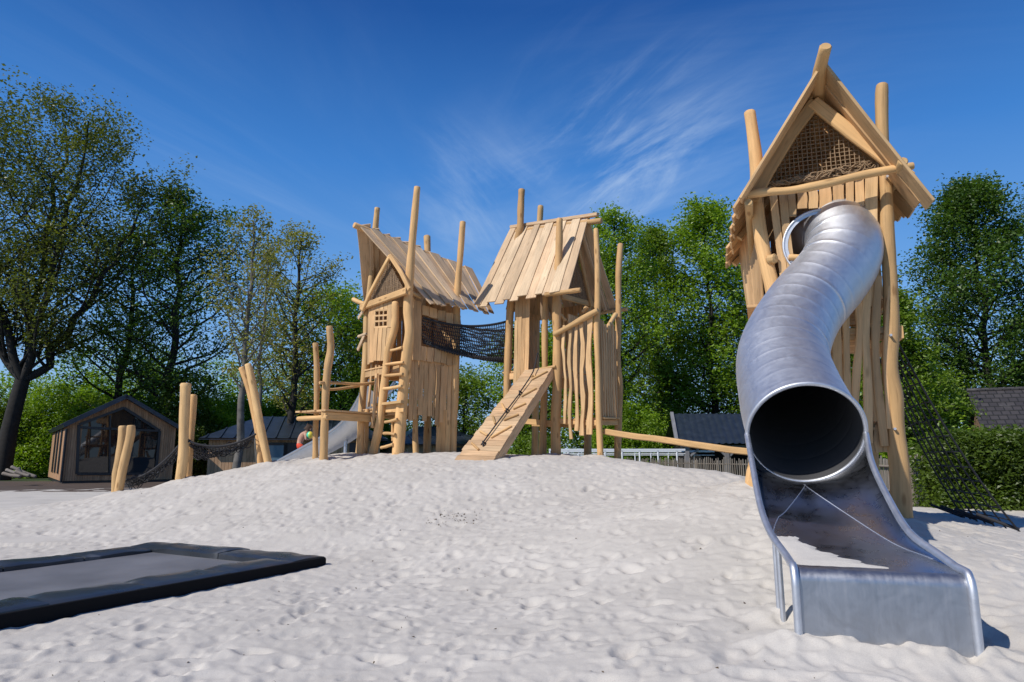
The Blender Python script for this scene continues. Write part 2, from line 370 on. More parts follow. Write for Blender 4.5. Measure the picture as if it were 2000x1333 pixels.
for _ in range(7000):
    s_ = rng.uniform(.5, 1.0)
    dent(rng.uniform(X0, X1), rng.uniform(Y0, Y1), .12*s_, .058*s_, rng.uniform(0, 6.28), rng.uniform(.008, .028)*s_)
for _ in range(15000):
    s_ = rng.uniform(.3, .6)
    dent(rng.uniform(X0, X1), rng.uniform(Y0, Y1), .11*s_, .07*s_, rng.uniform(0, 6.28), rng.uniform(.005, .014))
def stamps(x, y):
    fx = np.clip((x-X0)/RES, 0, ras.shape[0]-2.001); fy = np.clip((y-Y0)/RES, 0, ras.shape[1]-2.001); i = fx.astype(int); j = fy.astype(int); fx = fx-i; fy = fy-j
    return (ras[i, j]*(1-fx)+ras[i+1, j]*fx)*(1-fy)+(ras[i, j+1]*(1-fx)+ras[i+1, j+1]*fx)*fy
ang = np.concatenate([np.arange(-100, -48, 1.0), np.arange(-48, 48, .115), np.arange(48, 101, 1.0)])*math.pi/180
rad = 1.0*np.exp(np.arange(0, 3.40, .0042))
AA, RR = np.meshgrid(ang, rad)
XX = np.sin(AA)*RR; YY = np.cos(AA)*RR-.6
HH = H(XX, YY)
wx = XX+.10*vnoise(XX, YY, .45, 11); wy = YY+.10*vnoise(XX, YY, .45, 12)
fade = np.clip((27-RR)/6, 0, 1)
HH = HH+.020*vnoise(wx, wy, 1.1, 1)+.006*vnoise(wx, wy, .42, 2)+.010*(np.abs(vnoise(wx, wy, .19, 3))-.3)+.0055*(np.abs(vnoise(wx, wy, .085, 4))-.3)+.0022*vnoise(XX, YY, .04, 6)+stamps(XX, YY)*fade
for (u_, v_, y_, r_) in [(1765, 1013, 6.4, .26), (1474, 938, 6.85, .26), (778, 889, 12.3, .3), (728, 890, 12.1, .25), (1086, 890, 12.3, .28), (1173, 896, 11.8, .25), (634, 892, 12.1, .25), (231, 965, 12.35, .28), (352, 940, 12.2, .3), (524, 909, 12.3, .28), (1519, 1184, 3.8, .13)]:
    p_ = P(u_, v_, y_); d2 = ((XX-p_.x)**2+(YY-p_.y)**2)/r_**2; HH = HH+np.exp(-d2)*(.022+.02*vnoise(XX, YY, .09, 31))-.02*np.exp(-(np.sqrt(d2)-1.6)**2*4)
tl = np.clip(((XX-1.34)*.70+(YY-3.38)*-.18)/.5224, -.1, 1.1); dl_ = np.hypot(XX-(1.34+.70*tl)+.017, YY-(3.38-.18*tl)+.07)
HH = HH+np.exp(-(dl_/.075)**2)*(.008+.016*vnoise(XX, YY, .055, 33))-.03*np.exp(-((dl_-.26)/.12)**2)
HB = H(XX, YY); HH = np.maximum(HH, HB-.045)
HH = np.where((HB > -.2) & (RR < 19), np.maximum(HH, -.045), HH)
c4 = [PZ(634, 1091, .07), PZ(318, 1056, .10), None, PZ(-60, 1200, .07)]
ea = (c4[1]-c4[0]); eb = (c4[3]-c4[0]); ea.z = eb.z = 0
La = ea.length; Lb = eb.length*1.12; ua = ea.normalized(); ub = (eb-ua*eb.dot(ua)).normalized()
TA = (XX-c4[0].x)*ua.x+(YY-c4[0].y)*ua.y; TB = (XX-c4[0].x)*ub.x+(YY-c4[0].y)*ub.y
IN = np.clip(np.minimum(np.minimum(TA-.0, La-.0-TA), np.minimum(TB-.0, Lb-TB))/.10, 0, 1)
NEAR = np.clip((.9-np.maximum(np.maximum(-TA, TA-La), np.maximum(-TB, TB-Lb)))/.8, 0, 1)*(1-IN)
HH = HH*(1-.55*NEAR)
HH = HH*(1-IN)-.16*IN
HH = np.where((AA < -.10) & (RR < 26) & (YY > 8), np.maximum(HH, .012*vnoise(XX, YY, .4, 9)+.005), HH)
RLIM = np.interp(AA*180/math.pi, [-100, -20, -5, 8, 20, 100], [26, 26, 21, 20, 16.3, 16.3])
HH = np.where(RR > RLIM, HH-(RR-RLIM)*.35, HH)
nr, na = XX.shape
vs = np.stack([XX, YY, HH], -1).reshape(-1, 3).astype(np.float32)
ii = np.arange(nr-1)[:, None]*na+np.arange(na-1)[None, :]
fs = np.stack([ii, ii+na, ii+na+1, ii+1], -1).reshape(-1, 4).astype(np.int32)
def npmesh(name, vs, fs, mat, smooth=True, parent=None, col=None):
    me = bpy.data.meshes.new(name); nv, nf = len(vs), len(fs); k = fs.shape[1]
    me.vertices.add(nv); me.vertices.foreach_set('co', vs.astype(np.float32).ravel()); me.loops.add(nf*k); me.loops.foreach_set('vertex_index', fs.astype(np.int32).ravel())
    me.polygons.add(nf); me.polygons.foreach_set('loop_start', np.arange(0, nf*k, k, dtype=np.int32)); me.polygons.foreach_set('use_smooth', np.full(nf, smooth))
    me.materials.append(mat); me.update(calc_edges=True)
    if col is not None:
        ca = me.color_attributes.new(name="tint", type='FLOAT_COLOR', domain='CORNER'); c = np.repeat(col.astype(np.float32), k, axis=0)
        ca.data.foreach_set('color', np.concatenate([c, np.ones((len(c), 1), np.float32)], 1).ravel())
    o = bpy.data.objects.new(name, me); C.objects.link(o)
    if parent: o.parent = parent
    return o
m, nt, b = newmat('sand'); L = nt.links
tc = N(nt, 'ShaderNodeTexCoord')
n1 = N(nt, 'ShaderNodeTexNoise', i_Scale=1.1, i_Detail=4); L.new(tc.outputs['Object'], n1.inputs[0])
n2 = N(nt, 'ShaderNodeTexNoise', i_Scale=230, i_Detail=3, i_Roughness=.7); L.new(tc.outputs['Object'], n2.inputs[0])
n3 = N(nt, 'ShaderNodeTexNoise', i_Scale=26, i_Detail=5, i_Roughness=.65); L.new(tc.outputs['Object'], n3.inputs[0])
base = ramp(nt, n1.outputs[0], [(.3, (.495, .462, .415)), (.7, (.572, .536, .484))])
gr = ramp(nt, n2.outputs[0], [(.28, (.80, .80, .80)), (.5, (1, 1, 1)), (.8, (1.07, 1.07, 1.07))])
mm = N(nt, 'ShaderNodeMixRGB', blend_type='MULTIPLY', i_0=1.0); L.new(base, mm.inputs[1]); L.new(gr, mm.inputs[2])
L.new(mm.outputs[0], b.inputs['Base Color']); b.inputs['Roughness'].default_value = .95; b.inputs['Specular IOR Level'].default_value = .1
b1 = N(nt, 'ShaderNodeBump', i_Strength=.45, i_Distance=.006); L.new(n3.outputs[0], b1.inputs['Height'])
b2 = N(nt, 'ShaderNodeBump', i_Strength=.35, i_Distance=.0015); L.new(n2.outputs[0], b2.inputs['Height']); L.new(b1.outputs[0], b2.inputs['Normal']); L.new(b2.outputs[0], b.inputs['Normal'])
SAND = m
struct(npmesh('sand', vs, fs, SAND))
# wide ground under and beyond the sand
m, nt, b = newmat('ground soil and grass'); L = nt.links
tc = N(nt, 'ShaderNodeTexCoord'); n1 = N(nt, 'ShaderNodeTexNoise', i_Scale=.35, i_Detail=6); L.new(tc.outputs['Object'], n1.inputs[0])
n2 = N(nt, 'ShaderNodeTexNoise', i_Scale=9, i_Detail=4); L.new(tc.outputs['Object'], n2.inputs[0])
g = ramp(nt, mt(nt, 'ADD', mt(nt, 'MULTIPLY', n1.outputs[0], .6), mt(nt, 'MULTIPLY', n2.outputs[0], .4)), [(.38, (.045, .075, .015)), (.52, (.03, .055, .012)), (.66, (.06, .05, .03))])
L.new(g, b.inputs['Base Color']); b.inputs['Roughness'].default_value = .95
GROUND = m
gb = MB(); gs = 10
for k in range(48):
    a0, a1 = 2*math.pi*k/48, 2*math.pi*(k+1)/48
    c0, s0, c1_, s1 = math.cos(a0), math.sin(a0), math.cos(a1), math.sin(a1)
    gb.poly([V((0, -.6, -1.0)), V((15*c0, 15*s0-.6, -.6)), V((15*c1_, 15*s1-.6, -.6))])
    gb.poly([V((15*c0, 15*s0-.6, -.6)), V((20*c0, 20*s0-.6, -.05)), V((20*c1_, 20*s1-.6, -.05)), V((15*c1_, 15*s1-.6, -.6))])
    gb.poly([V((20*c0, 20*s0-.6, -.05)), V((900*c0, 900*s0, -.05)), V((900*c1_, 900*s1, -.05)), V((20*c1_, 20*s1-.6, -.05))])
struct(gb.build('ground', GROUND))

# ------------------------------------------------------------------ helpers for the play towers
UP = V((0, 0, 1))
def horiz(deg): return V((math.cos(math.radians(deg)), math.sin(math.radians(deg)), 0))
def pole(parent, pts, O, D, name='pole', mat=None, n=10, base=True, wob=.05, rs=1.0, sink=.25):
    """pole through photo points (u, v, width in px) on the vertical plane O,D; last point is its foot"""
    q = []; r = []
    for u, v, w_ in pts:
        p = PL(u, v, O, D); q.append(p); r.append(max(.012, w_*dep(p)/F/2*rs))
    if base:
        z = gz(q[-1].x, q[-1].y); e = q[-1].copy(); e.z = min(e.z, z)-sink; q.append(e); r.append(r[-1])
    q.reverse(); r.reverse(); mb = MB(); mb.log(q, r, n, wob=wob); return mb.build(name, mat or POLE, parent)
def logpart(name, parent, pts, r, mat=None, n=8, wob=.06):
    mb = MB(); mb.log(pts, r, n, wob=wob); return mb.build(name, mat or POLE, parent)
def netpanel(mb, poly, eu, ev, step, r, sag=0.0):
    """rope mesh clipped to a convex/concave polygon given as 3-D points in one plane"""
    o = poly[0]; P2 = [((p-o).dot(eu), (p-o).dot(ev)) for p in poly]
    def spans(P2, c):
        xs = []
        for i in range(len(P2)):
            (x0, y0), (x1, y1) = P2[i], P2[(i+1) % len(P2)]
            if (y0-c)*(y1-c) < 0: xs.append(x0+(x1-x0)*(c-y0)/(y1-y0))
        xs.sort(); return [(xs[i], xs[i+1]) for i in range(0, len(xs)-1, 2)]
    ys = [p[1] for p in P2]; c = min(ys)+step/2; nn = eu.cross(ev)
    while c < max(ys):
        for a, b_ in spans(P2, c):
            k = max(2, int((b_-a)/.12)); mb.tube([o+eu*(a+(b_-a)*i/k)+ev*(c+rnd(-.08, .08)*step)+nn*rnd(-r, r) for i in range(k+1)], r, 4, cap=False)
        c += step
    Q2 = [(y, x) for x, y in P2]; ys = [p[1] for p in Q2]; c = min(ys)+step/2
    while c < max(ys):
        for a, b_ in spans(Q2, c):
            k = max(2, int((b_-a)/.12)); mb.tube([o+ev*(a+(b_-a)*i/k)+eu*(c+rnd(-.08, .08)*step)+nn*(rnd(-r, r)+r) for i in range(k+1)], r, 4, cap=False)
        c += step
def gable_roof(parent, RA, RB, EA, EB, FA, FB, n, nl=None):
    """RA-RB ridge, EA-EB eave of the near slope, FA-FB eave of the far slope; planked slopes with rafters under them"""
    for nm, A, B, Cc, D, k in (('roof_slope', RA, RB, EB, EA, n), ('roof_slope', RB, RA, FA, FB, nl or n)):
        mb = MB(); nn = (B-A).cross(D-A).normalized()
        if nn.z < 0: nn = -nn
        mb.planks(A, B, Cc, D, k, nn, th=.024, cover=1.05, stag=(-.02, .08), stagt=(-.01, .03), alt=.026, jit=.18)
        for f in (.12, .55, .9):
            mb.beam(A.lerp(B, f)-nn*.04, D.lerp(Cc, f)-nn*.04, .07, .035, nn)
        mb.build(nm, ROOFW, parent)

# ================================================================== left tower
a1 = horiz(40); b1v = horiz(130); F1 = P(778, 888, 12.3); F1.z = gz(F1.x, F1.y)
L1 = PL(704, 889, F1, b1v); B1 = PL(884, 886, F1, a1)
w1 = (V((L1.x, L1.y))-V((F1.x, F1.y))).length; l1 = (V((B1.x, B1.y))-V((F1.x, F1.y))).length
T1 = thing('play_tower', (F1.x, F1.y, F1.z), 'wooden play tower with a ladder and small nine pane window under its plank roof', 'play tower', 'wooden climbing towers')
M1 = F1+b1v*(w1/2); A1 = F1+a1*l1; K1 = F1+a1*l1+b1v*w1
RA1 = PL(699, 437, M1, a1); RB1 = PL(921, 528, M1, a1)
EA1 = PL(835, 588, F1-b1v*.33, a1); EB1 = PL(962, 612, F1-b1v*.33, a1)
FA1 = PL(714, 598, F1+b1v*(w1+.30), a1); FB1 = V((EB1.x, EB1.y, EB1.z))+b1v*(w1+.63)
gable_roof(T1, RA1, RB1, EA1, EB1, FA1, FB1, 12)
dbg('T1 w', w1, 'l', l1, 'ridge z', RA1.z, RB1.z, 'len', (RA1-RB1).length, 'eave', EA1, EB1, FA1)
logpart('ridge_beam', T1, [RA1+(RA1-RB1)*.03-UP*.06, RB1-UP*.06], .06)
# corner poles
pole(T1, [(815, 365, 13), (809, 430, 14), (803, 500, 16), (800, 545, 17), (797, 600, 19), (800, 650, 20), (794, 700, 21), (786, 780, 22), (777, 889, 24)], F1, b1v, n=12)
pole(T1, [(772, 590, 14), (772, 615, 15), (770, 645, 15), (758, 690, 15), (750, 760, 16), (741, 830, 17), (728, 890, 18)], F1-a1*.12, b1v, n=12)
pole(T1, [(737, 406, 11), (733, 450, 12), (724, 560, 14), (717, 620, 15), (715, 700, 15), (708, 780, 15), (704, 850, 14), (701, 890, 14)], L1, b1v)
pole(T1, [(904, 433, 12), (899, 500, 12), (894, 560, 13), (891, 640, 16), (889, 720, 17), (886, 800, 17), (882, 887, 18)], A1, b1v)
pole(T1, [(834, 461, 13), (836, 520, 13), (838, 600, 13), (838, 720, 14), (836, 800, 14), (834, 887, 15)], K1, b1v)
pole(T1, [(812, 800, 11), (811, 850, 11), (812, 888, 12)], F1+a1*.5+b1v*.6, b1v)
# wall planks, long side: an upper and a lower tier with the bridge opening cut out
sn = -b1v; O = F1-b1v*.10; O2 = F1-b1v*.05
def S(u, v, o=O): return PL(u, v, o, a1)
mb = MB()
mb.planks(S(806, 585), S(824, 592), S(822, 705), S(805, 700), 1, sn, stag=(0, .02))
mb.planks(S(824, 596), S(900, 618), S(900, 640), S(824, 614), 5, sn, stag=(0, .0))
mb.planks(S(822, 676), S(898, 690), S(896, 715), S(820, 704), 6, sn, stag=(-.02, .03), amp=.002)
mb.build('upper_wall', SLAT, T1)
mb = MB()
mb.planks(S(801, 698, O2), S(883, 712, O2), S(879, 815, O2), S(797, 812, O2), 9, sn, cover=.93, stag=(-.02, .10), stagt=(0, .02), amp=.006)
mb.planks(S(852, 716, O), S(870, 716, O), S(866, 830, O), S(848, 826, O), 2, sn, cover=.8, stag=(-.03, .05), amp=.006)
mb.build('lower_wall', SLAT, T1)
mb = MB(); mb.planks(S(853, 800, O2), S(880, 802, O2), S(878, 890, O2), S(851, 890, O2), 3, sn, cover=.98, stag=(0, .03)); mb.build('leg_boarding', POLE, T1)
# gable side wall with the little window
gn = -a1; O = F1-a1*.09
def G(u, v, o=O): return PL(u, v, o, b1v)
cols = [(724, 733), (733.3, 742), (742.4, 750.5), (750.8, 758), (758.3, 765)]
mb = MB()
def board(mb, x0, x1, v0, v1, dx=0, o=O, nrm=gn, fn=G):
    mb.planks(fn(x0, v0, o), fn(x1, v0, o), fn(x1+dx, v1, o), fn(x0+dx, v1, o), 1, nrm, cover=.92)
board(mb, 720, 724.5, 590, 712, -2); board(mb, 724.7, 733.4, 588, 708, -3)
win = [(608, 615), (619, 626), (630, 638)]
for (x0, x1) in ((734, 741.5), (742, 750), (750.4, 758)):
    board(mb, x0, x1, 584, 607, -.5); board(mb, x0-2, x1-2, 640, 705, -4)
board(mb, 758.4, 767, 582, 640, -2); board(mb, 756.5, 765, 641, 706, -5)
mb.build('gable_wall', SLAT, T1)
wb = MB()
for v in (607, 617.2, 628, 639.5): wb.slab([G(733, v+.4), G(758.5, v-1.2)], .035, gn, .03)
for u in (733.5, 741.7, 749.9, 758): wb.slab([G(u, 606), G(u-1.0, 641)], .035, gn, .027)
wb.build('window', SLAT, T1)
# back and far walls closing the room, seen through the openings
mb = MB(); zt, zm = EB1.z-.02, S(884, 712).z
def quadwall(mb, a, b, z0, z1, n, nrm, cover=.94, **k):
    mb.planks(V((a.x, a.y, z1)), V((b.x, b.y, z1)), V((b.x, b.y, z0)), V((a.x, a.y, z0)), n, nrm, cover=cover, **k)
quadwall(mb, L1+b1v*.05, K1+b1v*.05, zm-.1, zt+.3, 11, b1v, cover=.9)
mb.build('far_wall', SLAT, T1)
mb = MB(); quadwall(mb, A1+a1*.08, K1+a1*.08, zm-.35, zt, 9, a1, cover=.9); 
Bt = V((M1.x, M1.y, 0))+a1*(l1+.06); Bt.z = zt+.75
mb.planks(V((A1.x, A1.y, zt)).lerp(Bt, .05), Bt, V((M1.x, M1.y, zt))+a1*(l1+.06), V((A1.x, A1.y, zt))+a1*.06, 4, a1)
mb.planks(Bt, V((K1.x, K1.y, zt)).lerp(Bt, .05), V((K1.x, K1.y, zt))+a1*.06, V((M1.x, M1.y, zt))+a1*(l1+.06), 4, a1)
mb.build('back_wall', SLAT, T1)
# floors
zf = S(800, 800).z
mb = MB()
for z in (G(760, 795).z, G(765, 712).z):
    for i in range(9):
        a = F1+a1*(.02+i*l1/8.3); mb.slab([V((a.x, a.y, z)), V((a.x, a.y, z))+b1v*w1], l1/8.8, UP, .03)
    mb.beam(V((F1.x, F1.y, z-.08)), V((F1.x, F1.y, z-.08))+a1*l1, .06, .12); mb.beam(V((F1.x, F1.y, z-.08)), V((F1.x, F1.y, z-.08))+b1v*w1, .06, .12)
    mb.beam(V((L1.x, L1.y, z-.08)), V((K1.x, K1.y, z-.08)), .06, .12)
    mb.build('floor', SLAT, T1); mb = MB()
mb = MB(); mb.log([G(690, 585, O-a1*.05), G(700, 590, O-a1*.05), G(712, 594, O-a1*.05)], .045, 8); mb.build('beam_end', POLE, T1)
mb = MB(); mb.slab([G(705, 601, O-a1*.06), G(795, 568, O-a1*.06)], .13, gn, .06, ch=.015); mb.build('gable_beam', POLE, T1)
mb = MB(); mb.slab([G(762, 500, O-a1*.10), G(740, 540, O-a1*.10), G(722, 575, O-a1*.10), G(708, 606, O-a1*.10)], .085, gn, .05, ch=.012)
mb.slab([G(762, 500, O-a1*.10), G(783, 532, O-a1*.10), G(800, 566, O-a1*.10)], .085, gn, .05, ch=.012); mb.build('rafter', POLE, T1)
mb = MB(); mb.slab([G(716, 598, O-a1*.02), G(700, 622, O-a1*.02)], .075, gn, .025); mb.build('eave_board', ROOFW, T1)
mb = MB(); mb.slab([G(712, 655, O), G(699, 684, O)], .08, gn, .03); mb.log([G(700, 658, O), G(716, 652, O)], .03, 7); mb.build('eave_board', ROOFW, T1)
mb = MB(); mb.log([S(799, 570, F1-b1v*.2), S(822, 581, F1-b1v*.2)], .04, 8); mb.slab([S(801, 575), S(808, 589)], .05, sn, .04); mb.build('brace', POLE, T1)
mb = MB(); netpanel(mb, [G(757, 506), G(717, 592), G(790, 566)], b1v*-1, UP, .034, .0075); mb.build('gable_net', BROWNROPE, T1)
mb = MB(); mb.poly([G(757, 508, O+a1*.25), G(718, 594, O+a1*.25), G(790, 568, O+a1*.25)]); mb.poly([G(790, 568, O+a1*.26), G(718, 594, O+a1*.26), G(757, 508, O+a1*.26)]); mb.build('gable_sheet', plain('loft shade', (.09, .065, .05), .9), T1)  # dark sheet stands in for the shade of the loft behind the net
# ladder between the two front poles
lad = MB(); 
ladr = []
for i, (u0, v0, u1, v1, r_) in enumerate([(763, 685, 785, 679, .022), (749, 713, 788, 708, .024), (748, 735, 787, 731, .026), (745, 760, 785, 754, .027), (752, 825, 776, 819, .024), (749, 847, 772, 849, .024), (744, 875, 768, 868, .024)]):
    A = G(u0, v0, F1-a1*.16); B = G(u1, v1, F1-a1*.12); m = (A+B)/2-UP*rnd(-.02, .03); logpart('rung', T1, [A, m, B], r_*1.15, n=8)
mb = MB(); mb.slab([G(728, 792, F1-a1*.13), G(786, 785, F1-a1*.13)], .07, UP, .05); mb.slab([G(730, 799, F1-a1*.06), G(790, 796, F1-a1*.06)], .16, gn, .04); mb.build('ladder_step', POLE, T1)
mb = MB(); mb.log([G(766, 823, F1-a1*.1), G(767, 862, F1-a1*.1)], .022, 6); mb.build('rung_post', POLE, T1)
# balusters left of the ladder, below the window wall
for x0, v0, x1, v1, w_ in [(727, 700, 720, 795, 6), (735, 712, 731, 792, 6), (741, 714, 739, 776, 5)]:
    mb = MB(); A = G(x0, v0, F1-a1*.02); B = G(x1, v1, F1-a1*.02); mb.wavy(A, B, w_*13/F, gn, .03, n=5); mb.build('baluster', SLAT, T1)
mb = MB(); mb.slab([G(736, 730, F1-a1*.2), G(733, 780, F1-a1*.2), G(727, 836, F1-a1*.2)], .07, gn, .04); mb.build('leaning_board', SLAT, T1)
pole(T1, [(717, 800, 8), (716, 850, 8), (714, 890, 8)], F1-a1*.15, b1v)

# ------------------------------------------------------------------ low platform left of it
PP = P(643, 892, 12.1); pd = horiz(20)
pf = thing('play_platform', (PP.x, PP.y, gz(PP.x, PP.y)), 'low wooden platform with two tall crooked posts and thin handrails beside the ladder tower', 'platform')
pd = (V((G(728, 810).x, G(728, 810).y, 0))-V((PP.x, PP.y, 0))).normalized(); pn = V((-pd.y, pd.x, 0))
def Q(u, v, o=0.0): return PL(u, v, PP+pn*o, pd)
pole(pf, [(643, 637, 12), (646, 680, 15), (640, 720, 16), (636, 770, 15), (634, 830, 15), (632, 892, 17)], PP-pn*.02, pd, 'post')
pole(pf, [(616, 670, 11), (619, 730, 12), (618, 800, 11), (616, 850, 11), (616, 893, 12)], PP+pn*.55, pd, 'post')
pole(pf, [(706, 822, 14), (704, 860, 13), (703, 890, 14)], PP+pn*.04, pd, 'post')
pole(pf, [(717, 822, 8), (715, 860, 8), (714, 890, 9)], PP+pn*.3, pd, 'post')
zt_ = Q(640, 803).z; A = Q(634, 803, -.07); B = Q(727, 809, -.07); A.z = B.z = zt_
Af = A+pn*.75
mb = MB()
for i in range(6):
    o = pn*(i*.135); mb.slab([A-pd*(.02+rnd(0, .05))+o, B+o], .125, UP, .032)
mb.build('deck', SLAT, pf)
mb = MB(); d_ = UP*-.09
mb.slab([A+d_, B+d_], .14, -pn, .05, ch=.012); mb.build('deck_beam', POLE, pf)
mb = MB(); mb.log([A-pn*.05-UP*.12+pd*.03, A+pn*.75-UP*.12+pd*.0], .042, 8); mb.build('deck_log', POLE, pf)
mb = MB(); mb.log([Q(624, 748, -.03), Q(660, 748.5, -.03), Q(700, 751, -.03), Q(736, 747, -.03)], .028, 8); mb.build('handrail', POLE, pf)
mb = MB(); mb.log([Q(614, 760, .6), Q(650, 761, .6), Q(690, 756, .6), Q(728, 751, .6)], .026, 8); mb.build('handrail', POLE, pf)

# ------------------------------------------------------------------ open steel slide behind it
sl = [(722, 742, 14.0), (705, 768, 14.3), (690, 795, 14.6), (672, 820, 15.0), (645, 843, 15.6), (600, 869, 16.3), (545, 899, 17.2), (525, 911, 17.5)]
sp = [P(*q) for q in sl]; sp = crom(sp, 4)
mslide = thing('open_slide', (sp[-1].x, sp[-1].y, gz(sp[-1].x, sp[-1].y)), 'open grey steel slide running down to the left behind the low wooden platform', 'slide')
mb = MB(); SW = .6; HS = .27
for i in range(len(sp)-1):
    pass
sd_ = (sp[-1]-sp[0]); sd_.z = 0; sd_.normalize(); lat = V((-sd_.y, sd_.x, 0));  lat = -lat if lat.y < 0 else lat
secs = []
for p in sp:
    hh = HS
    secs.append([p, p-UP*hh*.45+lat*.0, p-UP*hh*.8+lat*.05, p-UP*hh+lat*.15, p-UP*hh+lat*.45, p-UP*hh*.8+lat*.55, p-UP*hh*.45+lat*SW, p+lat*SW])
bidx = mb.add([q for s_ in secs for q in s_])
for i in range(len(secs)-1):
    for k in range(7): mb.face((bidx+i*8+k, bidx+i*8+k+1, bidx+(i+1)*8+k+1, bidx+(i+1)*8+k), [(i*.2, k*.1), (i*.2, k*.1+.1), (i*.2+.2, k*.1+.1), (i*.2+.2, k*.1)], .5, True)
mb.build('chute', STEELFAR, mslide)
for o in (V((0, 0, 0)), lat*SW):
    mb = MB(); mb.tube([p+o for p in sp], .028, 8); mb.build('side_rail', STEELFAR, mslide)
mb = MB(); q = P(652, 852, 15.4)+lat*.3; mb.tube([q, V((q.x, q.y, gz(q.x, q.y)-.2))], .04, 8); mb.build('leg', STEELFAR, mslide)

# ================================================================== middle tower
a2 = horiz(-36); g2 = horiz(54); F2 = P(1087, 889, 12.3); F2.z = gz(F2.x, F2.y)
T2 = thing('play_tower', (F2.x, F2.y, F2.z), 'wooden play tower in the middle with a climbing ramp and a slatted balcony', 'play tower', 'wooden climbing towers')
L2 = PL(988, 886, F2, a2); w2 = 1.2
M2 = F2+g2*(w2/2)
RN2 = PL(1148, 428, M2, a2); RF2 = PL(998, 449, M2, a2)
EN2 = PL(1111, 564, F2-g2*.36, a2); EF2 = PL(927, 599, F2-g2*.36, a2)
FN2 = PL(1203, 604, F2+g2*(w2+.36), a2); FF2 = V(FN2)+(EF2-EN2); 
dbg('T2 L', (L2-F2).length, 'eaves', EN2, EF2, FN2, 'ridge', RN2, RF2, proj(FF2))
FN2.z = EN2.z; FF2.z = EF2.z
gable_roof(T2, RN2, RF2, EN2, EF2, FN2, FF2, 12)
mb = MB(); dd = (RN2-RF2).normalized(); mb.slab([RF2+UP*.05, RN2+dd*.22+UP*.06], .09, UP, .07, ch=.01); mb.build('ridge_board', ROOFW, T2)
mb = MB(); mb.log([RF2-UP*.07-dd*-.1, RN2+dd*.30-UP*.07], .06, 8); mb.build('ridge_beam', POLE, T2)
mb = MB(); q = EN2-UP*.02+V((0, 0, 0)); mb.log([q-dd*.5-UP*.06, q+dd*.24-UP*.02], .045, 8); mb.build('purlin_end', POLE, T2)
mb = MB(); q = FN2-UP*.05; mb.log([q-a2*.4, q+a2*.25], .04, 8); mb.build('purlin_end', POLE, T2)
pole(T2, [(1093, 427, 13), (1092, 480, 14), (1090, 530, 16), (1087, 600, 17), (1089, 680, 18), (1088, 760, 19), (1085, 830, 20), (1086, 890, 19)], F2-g2*.02, a2, n=12)
pole(T2, [(1003, 560, 13), (997, 600, 15), (993, 680, 15), (990, 770, 14), (987, 830, 13), (985, 890, 13)], L2, a2)
pole(T2, [(1066, 560, 11), (1064, 640, 12), (1064, 722, 12), (1062, 790, 14), (1060, 889, 15)], F2-a2*.32, a2)
pole(T2, [(1056, 402, 11), (1054, 440, 12), (1050, 520, 12), (1048, 640, 13), (1046, 790, 14), (1045, 889, 14)], F2-a2*.55+g2*w2, a2)
pole(T2, [(1019, 370, 13), (1017, 410, 13), (1016, 445, 14), (1012, 462, 14), (1007, 482, 9)], RF2.lerp(RN2, .12)-g2*.12, a2, base=False)
pole(T2, [(1149, 600, 13), (1149, 700, 14), (1148, 800, 15), (1148, 892, 16)], F2+g2*w2, g2)
# balcony posts
Q1 = PL(1170, 894, F2+a2*.86, g2); Q2 = PL(1207, 896, F2+a2*.86, g2)
pole(T2, [(1164, 447, 10), (1167, 520, 11), (1167, 600, 13), (1165, 640, 12), (1168, 720, 12), (1169, 800, 12), (1173, 896, 13)], F2+a2*.86, a2)
pole(T2, [(1212, 477, 12), (1208, 540, 12), (1208, 620, 12), (1206, 700, 13), (1210, 760, 14), (1208, 820, 14), (1206, 898, 14)], Q2, g2)
def B2(u, v, o=F2): return PL(u, v, o, a2)
def H2(u, v, o=None): return PL(u, v, o or Q1, g2)
# balcony front slats
for u0, v0, u1, v1, w_ in [(1101, 636, 1105, 828, 6), (1113, 634, 1114, 858, 7), (1125, 628, 1126, 842, 8), (1137, 622, 1138, 851, 9), (1151, 614, 1153, 849, 11)]:
    mb = MB(); mb.wavy(B2(u0, v0, F2-g2*.06), B2(u1, v1, F2-g2*.06), w_*11.9/F, -g2, .035, amp=.018, n=9, wvar=.2); mb.build('baluster', SLAT, T2)
mb = MB(); mb.log([B2(1082, 654, F2-g2*.12), B2(1110, 639, F2-g2*.12), B2(1140, 622, F2-g2*.12), B2(1168, 606, F2-g2*.12)], [.048, .05, .052, .05], 10, wob=.1); mb.build('handrail', POLE, T2)
mb = MB(); mb.log([B2(1090, 610, F2), B2(1106, 627, F2+g2*.1)], .03, 7); mb.build('rail_stub', POLE, T2); mb = MB(); mb.log([B2(1138, 612, F2), B2(1147, 600, F2)], .045, 8); mb.build('rail_stub', POLE, T2)
mb = MB(); mb.slab([B2(1092, 823), B2(1172, 827)], .10, -g2, .05, ch=.01); mb.build('balcony_beam', POLE, T2)
n_ = 8
for i in range(n_):
    f = (i+.5)/n_; t = Q1.lerp(Q2, f); z1 = H2(1190, 640).z+rnd(-.05, .12); z0 = H2(1190, 818).z
    mb = MB(); mb.wavy(V((t.x, t.y, z1))+a2*.02, V((t.x, t.y, z0))+a2*.02, (Q2-Q1).length/n_*.66, a2, .03, amp=.012); mb.build('baluster', SLAT, T2)
mb = MB(); mb.log([H2(1184, 645), H2(1199, 620), H2(1203, 614)], .045, 8); mb.build('handrail', POLE, T2)
mb = MB(); mb.slab([H2(1172, 826), H2(1206, 826)], .09, a2, .045); mb.slab([H2(1175, 817, Q1+a2*.03), H2(1206, 818, Q1+a2*.03)], .1, UP, .03); mb.build('balcony_beam', POLE, T2)
zb = B2(1130, 819).z; mb = MB()
